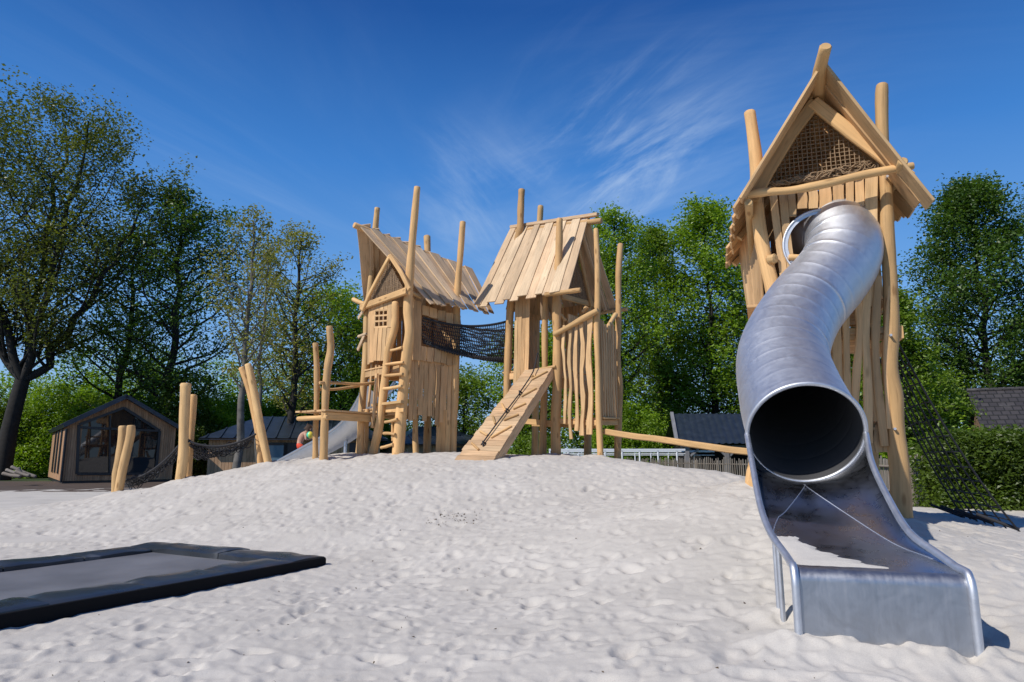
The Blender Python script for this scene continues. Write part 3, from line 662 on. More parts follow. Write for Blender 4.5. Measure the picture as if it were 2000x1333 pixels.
for i in range(7):
    s_ = F2+a2*(.05+i*.125); mb.slab([V((s_.x, s_.y, zb)), V((s_.x, s_.y, zb))+g2*.75], .115, UP, .03)
mb.build('balcony_floor', SLAT, T2)
mb = MB(); zb2 = B2(1050, 722).z
for i in range(10):
    s_ = F2-a2*(.02+i*.125); mb.slab([V((s_.x, s_.y, zb2)), V((s_.x, s_.y, zb2))+g2*w2], .12, UP, .03)
mb.beam(V((F2.x, F2.y, zb2-.09)), V((L2.x, L2.y, zb2-.09)), .05, .12); mb.beam(V((F2.x, F2.y, zb2-.09)), V((F2.x, F2.y, zb2-.09))+g2*w2, .05, .12)
mb.build('floor', SLAT, T2)
# side wall: vertical boards left of the door
mb = MB(); mb.planks(B2(1007, 583, F2-g2*.09), B2(1036, 575, F2-g2*.09), B2(1032, 741, F2-g2*.09), B2(1003, 748, F2-g2*.09), 4, -g2, stag=(-.03, .04), cover=.97); mb.build('side_wall', SLAT, T2)
mb = MB(); mb.log([B2(1024, 727, F2-g2*.12), B2(1085, 716, F2-g2*.12)], .026, 8); mb.build('door_sill', POLE, T2)
# rear and gable walls
zt = EN2.z-.03; z0 = zb2-.25
mb = MB(); A_ = F2+g2*(w2-.02); Bb = L2+g2*(w2-.02); quadwall(mb, A_-a2*.1, F2+g2*(w2-.02)-a2*.62, z0, zt+.1, 5, g2, cover=.88, stag=(-.02, .12)); mb.build('rear_wall', SLAT, T2)
mb = MB(); quadwall(mb, F2+g2*.45, F2+g2*(w2-.05), z0-.1, zt-.22, 7, a2, cover=.92, stag=(-.02, .12)); mb.build('gable_wall', SLAT, T2)
mb = MB(); quadwall(mb, L2+g2*.55, L2+g2*(w2-.05), z0, zt, 5, -a2, cover=.9, stag=(-.02, .12)); mb.build('end_wall', SLAT, T2)
gO = F2+a2*.05
mb = MB(); mb.slab([H2(1096, 579, gO), H2(1145, 592, gO), H2(1200, 606, gO)], .11, a2, .05, ch=.012); mb.build('gable_beam', POLE, T2)
top = V((M2.x, M2.y, 0))+a2*.1; top.z = RN2.z-.22
lo1 = V((F2.x, F2.y, EN2.z+.02))+a2*.1; lo2 = V((F2.x, F2.y, EN2.z+.02))+a2*.1+g2*w2
mb = MB(); mb.slab([top, lo2], .09, a2, .05, ch=.012); mb.slab([top, lo1], .09, a2, .05, ch=.012); mb.build('rafter', POLE, T2)
mb = MB(); netpanel(mb, [top-a2*.06, lo1-a2*.06, lo2-a2*.06], g2, UP, .034, .0075); mb.build('gable_net', BROWNROPE, T2)
mb = MB(); e = V((M2.x, M2.y, 0))-a2*1.15; e.z = top.z; 
for n0 in (0, 1):
    q = [e, V((L2.x, L2.y, EN2.z-.1)), V((L2.x, L2.y, EN2.z-.1))+g2*w2]
    if n0: q.reverse(); q = [x-a2*.01 for x in q]
    mb.poly(q)
mb.build('gable_sheet', SLAT, T2)
for u0, v0, u1, v1 in [(1040, 828, 1168, 832)]:
    mb = MB(); mb.slab([B2(u0, v0, F2+g2*.3), B2(u1, v1, F2+g2*.3)], .1, -g2, .05); mb.slab([B2(1010, 822, F2+g2*.05), B2(1084, 828, F2+g2*.05)], .1, -g2, .05); mb.build('lower_beam', POLE, T2)
# climbing ramp
ct = F2-a2*.42-g2*.12; rt = [PL(1028, 724, F2-g2*.13, a2), PL(1080, 720, F2-g2*.13, a2)]
rb = [P(889, 889, 11.15), P(962, 897, 10.75)]
for q in rb: q.z = gz(q.x, q.y)-.03
ramp_top = (rt[0]+rt[1])/2; wv = (rt[1]-rt[0]); 
nrm = (rt[1]-rt[0]).cross(rb[0]-rt[0]).normalized(); nrm = nrm if nrm.z > 0 else -nrm
dbg('ramp width', wv.length, (rb[1]-rb[0]).length, 'len', (rt[0]-rb[0]).length, nrm)
mb = MB(); n_ = 20
for i in range(n_):
    f0 = (i+.5)/n_; A_ = rt[0].lerp(rb[0], f0)+(rt[0]-rt[1])*rnd(-.02, .06); Bq = rt[1].lerp(rb[1], f0)+(rt[1]-rt[0])*rnd(-.02, .02)
    mb.slab([A_, Bq], (rt[0]-rb[0]).length/n_*.985, nrm, .035)
rampo = mb.build('climbing_ramp', RAMPW, T2)
mb = MB(); mb.slab([rt[1]-nrm*.09+(rt[1]-rt[0])*-.06, rb[1]-nrm*.09-(rt[1]-rt[0])*.06], .05, (rt[1]-rt[0]).normalized().cross(nrm).cross(nrm)*-1 if False else nrm, .14, ch=.01)
mb.slab([rt[0]-nrm*.09+(rt[1]-rt[0])*.06, rb[0]-nrm*.09+(rt[1]-rt[0])*.06], .05, nrm, .14, ch=.01); mb.build('ramp_stringer', RAMPW, T2)
def RP(s_, t_, h=.03): return rt[0].lerp(rt[1], s_).lerp(rb[0].lerp(rb[1], s_), t_)+nrm*h
for s0, t0, s1, t1 in [(.55, .14, .92, .05), (.40, .10, .60, .10), (.60, .34, .92, .25), (.12, .42, .42, .50), (.62, .48, .90, .42), (.15, .56, .40, .64), (.58, .60, .90, .54), (.12, .72, .42, .76), (.56, .78, .92, .66), (.14, .84, .46, .90)]:
    mb = MB(); mb.slab([RP(s0, t0, .035), RP(s1, t1, .035)], .035, nrm, .035, ch=.008); mb.build('cleat', POLE, rampo)
mb = MB(); rp = [B2(1050, 690, F2-g2*.02), RP(.50, .08, .09), RP(.50, .3, .06), RP(.50, .32, .05), RP(.49, .55, .06), RP(.48, .72, .06), RP(.46, .86, .05)]
mb.tube(crom(rp, 3), .013, 6)
for t_ in (.32, .52, .86): mb.tube([RP(.5, t_, .02), RP(.5, t_-.015, .09), RP(.5, t_-.03, .02)], .016, 6)
mb.build('ramp_rope', ROPE, rampo)

# ------------------------------------------------------------------ net bridge between the towers
bA = S(826, 620, F1-b1v*.02); bAl = S(826, 668, F1-b1v*.02); bB = PL(991, 628, L2, g2); bBl = PL(991, 700, L2, g2)
wdir0 = a1*1.0; wdir1 = g2*1.0; BW = .62
nb = thing('net_bridge', (bA.x, bA.y, gz(bA.x, bA.y)), 'black rope net bridge sagging between the two plank roofed towers', 'net bridge')
NU, NV = 46, 22
def bridge_pt(f, g_):
    """f along the bridge, g_ around the U from near hand rope over the floor to the far hand rope"""
    n0 = bA.lerp(bB, f); l0 = bAl.lerp(bBl, f); w_ = (wdir0*(1-f)+wdir1*f)*BW
    sag = 4*f*(1-f); dz_t = -.13*sag; dz_b = -.10*sag
    t = n0+UP*dz_t; bt = l0+UP*dz_b
    if g_ < .36: return t.lerp(bt, g_/.36)-w_*.10*math.sin(math.pi*g_/.36)
    if g_ > .64: return (t+w_).lerp(bt+w_, (1-g_)/.36)+w_*.10*math.sin(math.pi*(1-g_)/.36)
    return bt.lerp(bt+w_, (g_-.36)/.28)-UP*.04*math.sin(math.pi*(g_-.36)/.28)
mb = MB()
for j in range(NV+1):
    g_ = j/NV; mb.tube([bridge_pt(i/24, g_)+V((rnd(-.006, .006), rnd(-.006, .006), rnd(-.01, .01))) for i in range(25)], .0085, 4, cap=False)
for i in range(NU+1):
    f = i/NU; mb.tube([bridge_pt(f+.01*math.sin(j), j/16) for j in range(17)], .0085, 4, cap=False)
mb.build('net', ROPE, nb)
for g_, r_ in ((0, .024), (1, .024), (.36, .022), (.64, .022)):
    mb = MB(); mb.tube([bridge_pt(i/24, g_) for i in range(25)], r_, 7); mb.build('hand_rope' if g_ in (0, 1) else 'floor_rope', ROPE, nb)
mb = MB()
for i in range(34):
    f = (i+.5)/34; a_ = bridge_pt(f, .36); mb.tube([a_-UP*.035, a_+UP*.035+V((.03, 0, 0))], .016, 5)
mb.build('lacing', ROPE, nb)

# ------------------------------------------------------------------ balance beam
A = PL(1180, 843, Q1, a1); A = P(1182, 844, A.y); Bq = P(1466, 884, 10.2)
bm = thing('balance_beam', (A.x, A.y, gz(A.x, A.y)), 'long narrow balance beam sloping from the middle tower towards the big slide tower', 'balance beam')
mb = MB(); q = [A.lerp(Bq, i/8)+UP*rnd(-.008, .008) for i in range(9)]; mb.slab(q, .13, UP, .10, ch=.015); mb.build('beam', POLE, bm)
for q in (Bq, A.lerp(Bq, .985)):
    pass
mb = MB(); q = Bq+UP*-.03+V((.06, 0, 0)); mb.log([V((q.x, q.y, gz(q.x, q.y)-.3)), q+UP*.12], .09, 9); mb.build('post', POLE, bm)

# ================================================================== right tower
n3 = horiz(70); w3 = horiz(-20); R3 = P(1765, 1012, 6.4); R3.z = gz(R3.x, R3.y); W3 = 1.3; D3 = 1.35
T3 = thing('play_tower', (R3.x, R3.y, R3.z), 'tallest wooden play tower at the right with a rope mesh gable above the tube slide', 'play tower', 'wooden climbing towers')
def G3(u, v, o=0.0): return PL(u, v, R3+n3*o, w3)
def put(p, z): return V((p.x, p.y, z))
apex = G3(1604, 128, -.42); eL = G3(1449, 386, -.40); eR = G3(1812, 394, -.40)
RB3 = apex+n3*2.25-UP*.30; LB = P(1424, 522, 8.35); RBk = P(1700, 440, 7.9) 
dbg('T3 ridge', apex, RB3, 'eaves', eL, eR, LB, RBk, proj(RBk), 'W', (G3(1722, 400)-G3(1488, 400)).length)
for nm, A, B, Cc, D, k in (('roof_slope', apex, RB3, LB, eL, 14), ('roof_slope', RB3, apex, eR, RBk, 12)):
    mb = MB(); nn = (B-A).cross(D-A).normalized(); nn = nn if nn.z > 0 else -nn
    mb.planks(A, B, Cc, D, k, nn, th=.028, cover=1.14, stag=(-.02, .07), stagt=(-.01, .02), alt=.028, jit=.10, wv=4)
    mb.build(nm, SLAT, T3)
for A, B, Cc, D in ((apex, RB3, LB, eL), (apex, RB3, RBk, eR)):
    nn = (B-A).cross(D-A).normalized(); nn = nn if nn.z > 0 else -nn
    for f in (.5, .92):
        mb = MB(); mb.beam(A.lerp(B, f)-nn*.06, D.lerp(Cc, f)-nn*.06, .07, .06, nn); mb.build('rafter', POLE, T3)
rb_d = (apex-RB3).normalized(); tip = G3(1613, 90, -.62)
mb = MB(); mb.log([RB3-UP*.12, apex.lerp(RB3, .4)-UP*.12, G3(1600, 150, -.30), tip], [.07, .07, .068, .058], 12); mb.build('ridge_beam', POLE, T3)
mb = MB(); mb.slab([G3(1592, 200, -.12), G3(1545, 262, -.12), G3(1500, 335, -.12), G3(1470, 392, -.12)], .13, -n3, .055, ch=.012); mb.build('rafter', POLE, T3)
mb = MB(); mb.slab([G3(1588, 200, -.13), G3(1660, 258, -.13), G3(1722, 304, -.13), G3(1776, 348, -.13)], .13, -n3, .055, ch=.012); mb.build('rafter', POLE, T3)
mb = MB(); mb.log([G3(1449, 384, -.24), G3(1490, 376, -.24), G3(1545, 372, -.24), G3(1610, 360, -.24), G3(1690, 341, -.24), G3(1785, 324, -.24)], [.036, .042, .038, .042, .04, .036], 10, wob=.07); mb.build('gable_log', POLE, T3)
q = G3(1764, 315, -.40); mb = MB(); mb.log([q, q+n3*.5-UP*.05, q+n3*1.9-UP*.2], .042, 9); mb.build('purlin', POLE, T3)
q = G3(1462, 395, -.34); mb = MB(); mb.log([q, q+n3*.5-UP*.08, q+n3*1.8-UP*.5], .04, 9); mb.build('purlin', POLE, T3)
pole(T3, [(1723, 165, 21), (1722, 200, 24), (1724, 290, 23), (1731, 380, 24), (1733, 450, 25), (1739, 560, 27), (1741, 640, 28), (1738, 720, 30), (1747, 780, 32), (1750, 850, 33), (1757, 920, 37), (1762, 1014, 40)], R3, w3, n=16, wob=.03)
pole(T3, [(1464, 218, 22), (1470, 260, 23), (1477, 320, 25), (1479, 400, 25), (1489, 480, 26), (1508, 560, 29), (1515, 620, 30), (1508, 760, 30), (1492, 860, 30), (1474, 938, 36)], R3, w3, n=16, wob=.03)
pole(T3, [(1453, 430, 14), (1458, 520, 15), (1468, 600, 17), (1474, 680, 18), (1480, 780, 18), (1480, 930, 20)], R3+n3*D3, w3, n=10)
pole(T3, [(1700, 300, 18), (1702, 420, 19), (1700, 560, 20), (1702, 700, 20), (1704, 860, 20), (1706, 960, 22)], R3+n3*D3, w3, n=10)
# gable rope mesh with a slack rolled hem
mb = MB(); netpanel(mb, [G3(1589, 206, -.03), G3(1497, 368, -.03), G3(1712, 330, -.03)], w3, UP, .043, .006); mb.build('gable_net', BROWNROPE, T3)
mb = MB()
for k in range(46):
    s0 = k*rnd(.2, 1)/46; L_ = rnd(.2, .5); pts = []
    for i in range(9):
        f = min(1, max(0, s0+L_*i/8)); b_ = G3(1500, 362, -.06).lerp(G3(1714, 322, -.06), f)
        pts.append(b_+UP*(rnd(-.07, .06)*(.4+f*.6))+n3*rnd(-.04, .02))
    mb.tube(crom(pts, 2), .007, 4, cap=False)
mb.build('net_hem', BROWNROPE, T3)
for us in ([(1478, 372), (1486, 381)], [(1735, 312), (1742, 318), (1764, 338)]):
    for (u_, v_) in us: mb = MB(); q = G3(u_, v_, -.17); mb.tube([q+n3*.03, q-n3*.008], .011, 8); mb.build('bolt', STEEL, T3)
for (u_, v_) in ((1740, 655), (1748, 838), (1733, 345)): mb = MB(); q = G3(u_, v_, -.105); mb.tube([q+n3*.05, q-n3*.01], .012, 8); mb.build('bolt', STEEL, T3)
# front wall planks, with a hole round the slide
xs = [1500, 1518, 1536.5, 1555, 1577, 1598, 1625, 1650, 1668, 1688, 1716]
def topv(u): return 372-(u-1500)*.172+rnd(-3, 3)
mb = MB()
for i in range(len(xs)-1):
    x0, x1 = xs[i]+.5, xs[i+1]-.6; o = -.02-.012*(i % 2)
    dx = 30-28*i/9
    if i < 2: board(mb, x0, x1, topv(x0), 610 - i*6, dx, o=o, nrm=-n3, fn=G3)
    elif i == 2: board(mb, x0, x1, topv(x0), 424, 2, o=o, nrm=-n3, fn=G3); board(mb, x0+8, x1+9, 504, 600, 8, o=o, nrm=-n3, fn=G3)
    elif i < 7: board(mb, x0, x1, topv(x0), 408 if i < 5 else 440, 2, o=o, nrm=-n3, fn=G3); board(mb, x0+6, x1+6, 506, 600, 4, o=o, nrm=-n3, fn=G3)
    else: board(mb, x0, x1, topv(x0), 596+rnd(-5, 8), dx, o=o, nrm=-n3, fn=G3)
mb.build('front_wall', SLAT, T3)
mb = MB(); mb.log([G3(1540, 503, -.07), G3(1600, 503, -.07)], .03, 8); mb.build('slide_sill', POLE, T3)
mb = MB(); mb.log([G3(1500, 508, -.05), G3(1516, 505, -.10)], .05, 8); mb.build('beam_end', POLE, T3)
# side walls of the upper room and solid back, so the interior is dark
pL = G3(1488, 400); pR = G3(1730, 400); zt3 = eL.z+.06; zl3 = G3(1600, 596).z
pL = put(R3, 0)-w3*((R3-pL).dot(w3)); 
pLb = put(R3, 0)-w3*1.24
mb = MB(); q_ = [P(1480, 396, 6.95), P(1437, 452, 8.15), P(1466, 628, 8.15), P(1492, 640, 6.95)]; mb.planks(*q_, 8, (q_[1]-q_[0]).cross(UP).normalized(), cover=.95, stag=(-.02, .12)); mb.build('side_wall', SLAT, T3)
mb = MB(); quadwall(mb, put(R3, 0)+n3*.15+w3*.02, put(R3, 0)+n3*D3+w3*.02, zl3, zt3+.25, 9, w3, cover=.93, stag=(-.02, .12)); mb.build('side_wall', SLAT, T3)
mb = MB(); qa, qb = pLb+n3*(D3+.02), put(R3, 0)+n3*(D3+.02); quadwall(mb, qa, qb, zl3, zt3, 9, n3, cover=.99)
mid = (qa+qb)/2; zt4 = RB3.z-.1
mb.planks(put(qa, zt3).lerp(put(mid, zt4), .05), put(mid, zt4), put(mid, zt3), put(qa, zt3), 5, n3, cover=1.0); mb.planks(put(mid, zt4), put(qb, zt3).lerp(put(mid, zt4), .05), put(qb, zt3), put(mid, zt3), 5, n3, cover=1.0)
mb.build('back_wall', SLAT, T3)
for z in (G3(1600, 590).z, G3(1700, 650).z, G3(1700, 838).z):
    mb = MB()
    for i in range(10):
        s_ = pLb+n3*(.05+i*.135); mb.slab([put(s_, z), put(s_, z)+w3*1.24], .128, UP, .03)
    mb.build('floor', SLAT, T3)
for u0, v0, u1, v1, o in [(1560, 656, 1757, 652, .03), (1640, 836, 1748, 838, .05)]:
    mb = MB(); mb.slab([G3(u0, v0, o), G3(u1, v1, o)], .13, -n3, .06, ch=.012); mb.build('cross_beam', POLE, T3)
mb = MB(); mb.slab([put(R3, G3(1700, 652).z)+w3*.12, put(R3, G3(1700, 652).z)+w3*.12+n3*D3], .12, w3, .05); mb.build('cross_beam', POLE, T3)
# wavy lower slats
for pts, w_ in [([(1616, 690), (1622, 760)], 12), ([(1634, 612), (1634, 690), (1640, 770), (1644, 800)], 17), ([(1651, 590), (1653, 690), (1656, 800)], 13),
                ([(1672, 560), (1679, 640), (1672, 740), (1668, 830)], 14), ([(1694, 548), (1690, 640), (1694, 740), (1697, 866)], 15), ([(1715, 540), (1710, 640), (1712, 730), (1728, 872)], 15), ([(1738, 560), (1730, 700), (1736, 838)], 9)]:
    q = crom([G3(u, v, -.04) for u, v in pts], 5); ph = rnd(0, 6)
    mb = MB(); mb.slab(q, [w_*dep(p)/F*(1+.10*math.sin(ph+i*.8)) for i, p in enumerate(q)], -n3, .045, ch=.01); mb.build('baluster', SLAT, T3)
for s_, nn in [(pLb+n3*(D3-.02)+w3*(.14+.42*i), n3) for i in range(3)]+[(put(R3, 0)+n3*(.55+i*.45)-w3*.02, w3) for i in range(2)]:
    mb = MB(); mb.wavy(put(s_, zl3+.05), put(s_, G3(1700, 850).z), .08, nn, .035, amp=.015); mb.build('baluster', SLAT, T3)
mb = MB()
for i in range(7):
    s_ = put(R3, 0)-w3*(.06+i*.085); mb.wavy(put(s_, G3(1700, 832).z), put(s_, G3(1700, 884).z), .082, -n3, .03, n=3)
    mb.v = [(x+n3.x*.10*(1 if k >= 0 else 0), y, z) for k, (x, y, z) in enumerate(mb.v)] if False else mb.v
for i in range(len(mb.v)): pass
mb.build('skirt_boards', SLAT, T3)

# ================================================================== tube slide
TS = thing('tube_slide', tuple(P(1720, 1262, 3.25)), 'big curving stainless steel tube slide coming down from the tall tower to an open chute', 'tube slide')
cl = [P(1604, 456, 7.25), P(1612, 449, 7.0), P(1633, 449, 6.74), P(1649, 482, 6.55), P(1629, 532, 6.42), P(1566, 608, 6.20), P(1529, 690, 5.80), P(1543, 770, 5.30), P(1573, 848, 4.78)]
rr_ = .385
cl = crom(cl, 14)
cl[-1] = cl[-1]
# even resample
def resample(pts, step):
    out = [pts[0]]; acc = 0
    for i in range(1, len(pts)):
        a, b_ = pts[i-1], pts[i]; L_ = (b_-a).length
        while acc+L_ >= step:
            t = (step-acc)/L_; a = a.lerp(b_, t); out.append(a); L_ = (b_-a).length; acc = 0
        acc += L_
    out.append(pts[-1]); return out
cl = resample(cl, .05)
for _ in range(6): cl = [cl[0]]+[(cl[i-1]+cl[i]*2+cl[i+1])/4 for i in range(1, len(cl)-1)]+[cl[-1]]
def sweep_rings(cl, r, n):
    T = [((cl[min(i+1, len(cl)-1)]-cl[max(i-1, 0)]).normalized()) for i in range(len(cl))]
    u = (UP-T[-1]*UP.dot(T[-1])).normalized(); rings = [None]*len(cl)
    for i in range(len(cl)-1, -1, -1):
        u = (u-T[i]*u.dot(T[i])).normalized(); s_ = T[i].cross(u)
        rings[i] = [cl[i]+(s_*math.cos(2*math.pi*k/n)+u*math.sin(2*math.pi*k/n))*r[i] for k in range(n)]
    return rings, T
NS = 72
r_o = [rr_+(.0045 if i % 4 == 0 else 0) for i in range(len(cl))]
# each ring segment is its own short drum: add double lines at seams
cl2 = []; r2 = []
for i, c in enumerate(cl):
    if i % 4 == 0 and 0 < i < len(cl)-1:
        d = (cl[i+1]-cl[i-1]).normalized()
        rq = rr_-.027*min(1, max(0, (1-i/len(cl)-.12)/.38))
        for o, dr in ((-.010, 0), (-.004, .0009), (.004, .0009), (.010, 0)): cl2.append(c+d*o); r2.append(rq+dr)
    else: cl2.append(c); r2.append(rr_-.027*min(1, max(0, (1-i/len(cl)-.12)/.38)))
rings, TT = sweep_rings(cl2, r2, NS)
mb = MB(); bidx = mb.add([q for rg in rings for q in rg]); Ls = 0
for i in range(len(rings)-1):
    L0 = Ls; Ls += (cl2[i+1]-cl2[i]).length
    for k in range(NS):
        k2 = (k+1) % NS; mb.face((bidx+i*NS+k, bidx+i*NS+k2, bidx+(i+1)*NS+k2, bidx+(i+1)*NS+k), [(L0, k*.034), (L0, k*.034+.034), (Ls, k*.034+.034), (Ls, k*.034)], .5, True)
tube_o = mb.build('tube', STEEL, TS)
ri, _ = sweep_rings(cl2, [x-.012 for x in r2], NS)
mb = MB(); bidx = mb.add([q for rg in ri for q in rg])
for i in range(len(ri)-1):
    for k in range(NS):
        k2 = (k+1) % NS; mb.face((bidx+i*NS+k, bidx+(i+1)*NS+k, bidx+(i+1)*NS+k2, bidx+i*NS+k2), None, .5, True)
mb.build('tube_inside', plain('tube inner shade', (.10, .10, .105), .6, .6), TS)  # shade inside the steel tube is put into this dark inner colour
mb = MB(); mb.tube([rings[-1][k] for k in range(NS)]+[rings[-1][0]], .016, 8, cap=False); mb.build('rim', STEEL, TS)
mb = MB()
fl = [G3(1604, 476, -.05)+w3*(.35*math.cos(2*math.pi*k/48))+UP*(.35*math.sin(2*math.pi*k/48)) for k in range(49)]
mb.tube(fl, .013, 6, cap=False)
for k in range(48):
    a_, b_ = fl[k], fl[k+1]; c_ = G3(1604, 476, -.05); mb.poly([a_, b_, c_+(b_-c_)*.88, c_+(a_-c_)*.88])
mb.build('flange', STEEL, TS)
# open chute
rimL = [rings[-1][NS//2], P(1469, 905, 4.52), P(1484, 985, 4.12), P(1504, 1040, 3.82), P(1536, 1086, 3.54), P(1548, 1107, 3.38)]
rimR = [rings[-1][0], P(1703, 905, 4.38), P(1736, 975, 4.02), P(1776, 1040, 3.66), P(1832, 1082, 3.40), P(1886, 1121, 3.20)]
if rimL[0].x > rimR[0].x: rimL[0], rimR[0] = rimR[0], rimL[0]
bot = min(rings[-1], key=lambda p: p.z)
dbg('mouth', rimL[0], rimR[0], proj(rimL[0]), proj(rimR[0]), proj(bot), proj(max(rings[-1], key=lambda p: p.z)), bot)
FLp = [bot, P(1572, 950, 4.42), P(1534, 1000, 4.12), P(1510, 1034, 3.84), P(1528, 1084, 3.58), P(1548, 1108, 3.39)]
FRp = [bot, P(1574, 950, 4.42), P(1655, 1005, 4.05), P(1745, 1062, 3.70), P(1815, 1090, 3.44), P(1886, 1122, 3.21)]
FLp[3].z = .60; FLp[4].z = .50
def samp(pts, n):
    q = crom(pts, 12); 
    return [q[min(len(q)-1, round(i*(len(q)-1)/n))] for i in range(n+1)]
NN = 60; sL, sR, fL, fR = samp(rimL, NN), samp(rimR, NN), samp(FLp, NN), samp(FRp, NN)
for q in (sL, sR, fL, fR):
    for _ in range(5): q[1:-1] = [(q[i-1]+q[i]*2+q[i+1])/4 for i in range(1, len(q)-1)]
for i in range(NN+1):
    t = i/NN
    for f_, s_ in ((fL, sL), (fR, sR)):
        f_[i] = V(f_[i]); f_[i].z = min(f_[i].z, s_[i].z+.0)
def bez(a, b_, c, t): return a*(1-t)**2+b_*2*t*(1-t)+c*t*t
KS = 12
def side(rim, fl_, rev):
    mb = MB(); secs = []
    for i in range(NN+1):
        a_, c_ = rim[i], fl_[i]; dz = a_.z-c_.z
        full = V((a_.x, a_.y, c_.z)); k = .55 if i < 8 else .55
        # circle-like at the mouth, flaring later
        b_ = full.lerp((a_+c_)/2, .0+.25*(i/NN)); out = []
        for j in range(KS+1):
            t = j/KS; th = t*math.pi/2
            circ = V((c_.x+(a_.x-c_.x)*math.cos(th), c_.y+(a_.y-c_.y)*math.cos(th), a_.z-dz*math.sin(th)))
            out.append(circ.lerp(bez(a_, b_, c_, t), min(1, i/25)))
        secs.append(out)
    b0 = mb.add([q for s_ in secs for q in s_]); K = KS+1
    for i in range(NN):
        for j in range(KS):
            f = (b0+i*K+j, b0+i*K+j+1, b0+(i+1)*K+j+1, b0+(i+1)*K+j)
            mb.face(f if rev else f[::-1], [(i*.03, j*.04)]*4, .5, True)
    return mb
side(sL, fL, True).build('chute_side', STEELIN, TS); side(sR, fR, False).build('chute_side', STEELIN, TS)
mb = MB(); b0 = mb.add([fL[i].lerp(fR[i], j/10)-UP*.012*math.sin(math.pi*j/10)*(1-i/NN) for i in range(NN+1) for j in range(11)])
for i in range(NN):
    for j in range(10): mb.face((b0+i*11+j, b0+(i+1)*11+j, b0+(i+1)*11+j+1, b0+i*11+j+1), [(i*.03, j*.07), (i*.03+.03, j*.07), (i*.03+.03, j*.07+.07), (i*.03, j*.07+.07)], .5, True)
mb.build('chute_floor', STEELIN, TS)
for f_ in (fL, fR):
    mb = MB(); mb.tube([p+UP*.001 for p in f_[10:50]], .0022, 5); mb.build('weld_seam', STEEL, TS)
# front panel with a rolled lip
lL, lR = fL[-1], fR[-1]; ex_ = (lR-lL).normalized(); fw = V((ex_.y, -ex_.x, 0)).normalized()
mb = MB(); prof = [(0, 0)]+[(.055*math.sin(t*math.pi/16), -.055*(1-math.cos(t*math.pi/16))) for t in range(1, 9)]+[(.060, -.2), (.066, -.55)]
K = len(prof); b0 = mb.add([lL.lerp(lR, j/10)+fw*x+UP*z for j in range(11) for x, z in prof])
for j in range(10):
    for i in range(K-1): mb.face((b0+j*K+i, b0+j*K+i+1, b0+(j+1)*K+i+1, b0+(j+1)*K+i), [(j*.07, i*.05), (j*.07, i*.05+.05), (j*.07+.07, i*.05+.05), (j*.07+.07, i*.05)], .5, i < 9)
mb.build('front_panel', steel('satin panel steel', .46, .36, .58, streak=True), TS)
for s_, l_ in ((sL, lL), (sR, lR)):
    mb = MB(); pts = [s_[i] for i in range(0, NN-2, 2)]+[l_+fw*.01+UP*.012, l_+fw*.04+UP*-.005, l_+fw*.062-UP*.05, l_+fw*.066-UP*.15, l_+fw*.068-UP*.55]
    mb.tube(crom(pts, 2), .019, 10); mb.build('edge_rail', STEEL, TS)
for p_ in (P(1513, 1060, 3.80), P(1520, 1066, 3.72)):
    mb = MB(); mb.tube([p_, V((p_.x+.003, p_.y, gz(p_.x, p_.y)-.2))], .014, 8); mb.build('leg', STEEL, TS)
# sand carried into the chute
mb = MB(); M_, K_ = 34, 12; pts = []
for i in range(M_+1):
    for j in range(K_+1):
        i_ = 37+ (i/M_)*22.0; k_ = int(i_); f_ = i_-k_; a_ = fL[k_].lerp(fL[min(NN, k_+1)], f_); b_ = fR[k_].lerp(fR[min(NN, k_+1)], f_)
        wd = (.16+.44*(i/M_)**1.2)*(1+.07*math.sin(i*1.7)+.09*math.sin(i*.8+1)+rnd(-.04, .04))+.01
        edge = min(j/K_, 1-j/K_, i/M_, (M_-i)/M_); p = a_.lerp(b_, .01+wd*j/K_); p.z += -.004+.014*min(1, edge*5)+rnd(0, .002); pts.append(p)
b0 = mb.add(pts)
for i in range(M_):
    for j in range(K_): mb.face((b0+i*(K_+1)+j, b0+(i+1)*(K_+1)+j, b0+(i+1)*(K_+1)+j+1, b0+i*(K_+1)+j+1), None, .5, True)
stuff(mb.build('loose_sand', SAND), 'thin drift of pale sand lying in the steel chute of the tube slide', 'sand')

# ------------------------------------------------------------------ climbing net on the right side of the tall tower
top0 = put(R3, PL(1754, 668, R3+w3*.10, n3).z)+w3*.12; 
gends = [P(1990, 1027, 6.9), P(1940, 1016, 7.4), P(1908, 1012, 7.9), P(1884, 1006, 8.4)]
for q in gends: q.z = gz(q.x, q.y)
tops = [top0+n3*(.15+.38*i) for i in range(4)]
cn = thing('climbing_net', tuple(gends[0]), 'sloping black rope climbing net pegged into the sand beside the tall slide tower', 'climbing net')
def cnp(i, t): 
    i0 = min(2, int(i)); f = i-i0; a_ = tops[i0].lerp(tops[i0+1], f); b_ = gends[i0].lerp(gends[i0+1], f); p = a_.lerp(b_, t); p.z -= .22*4*t*(1-t)*.6; return p
mb = MB()
for i in range(7): mb.tube([cnp(i/2, t/12) for t in range(13)], .008 if i % 2 else .010, 5)
for k in range(1, 12): mb.tube([cnp(i/2, k/12)+UP*rnd(-.01, .01) for i in range(7)], .007, 5)
mb.build('net', ROPE, cn)
for q in gends:
    mb = MB(); d = V((.25, -.18, -.05)); mb.tube([q-d*1.1+UP*.10, q+UP*.02], .018, 6); mb.build('peg', ROPE, cn)

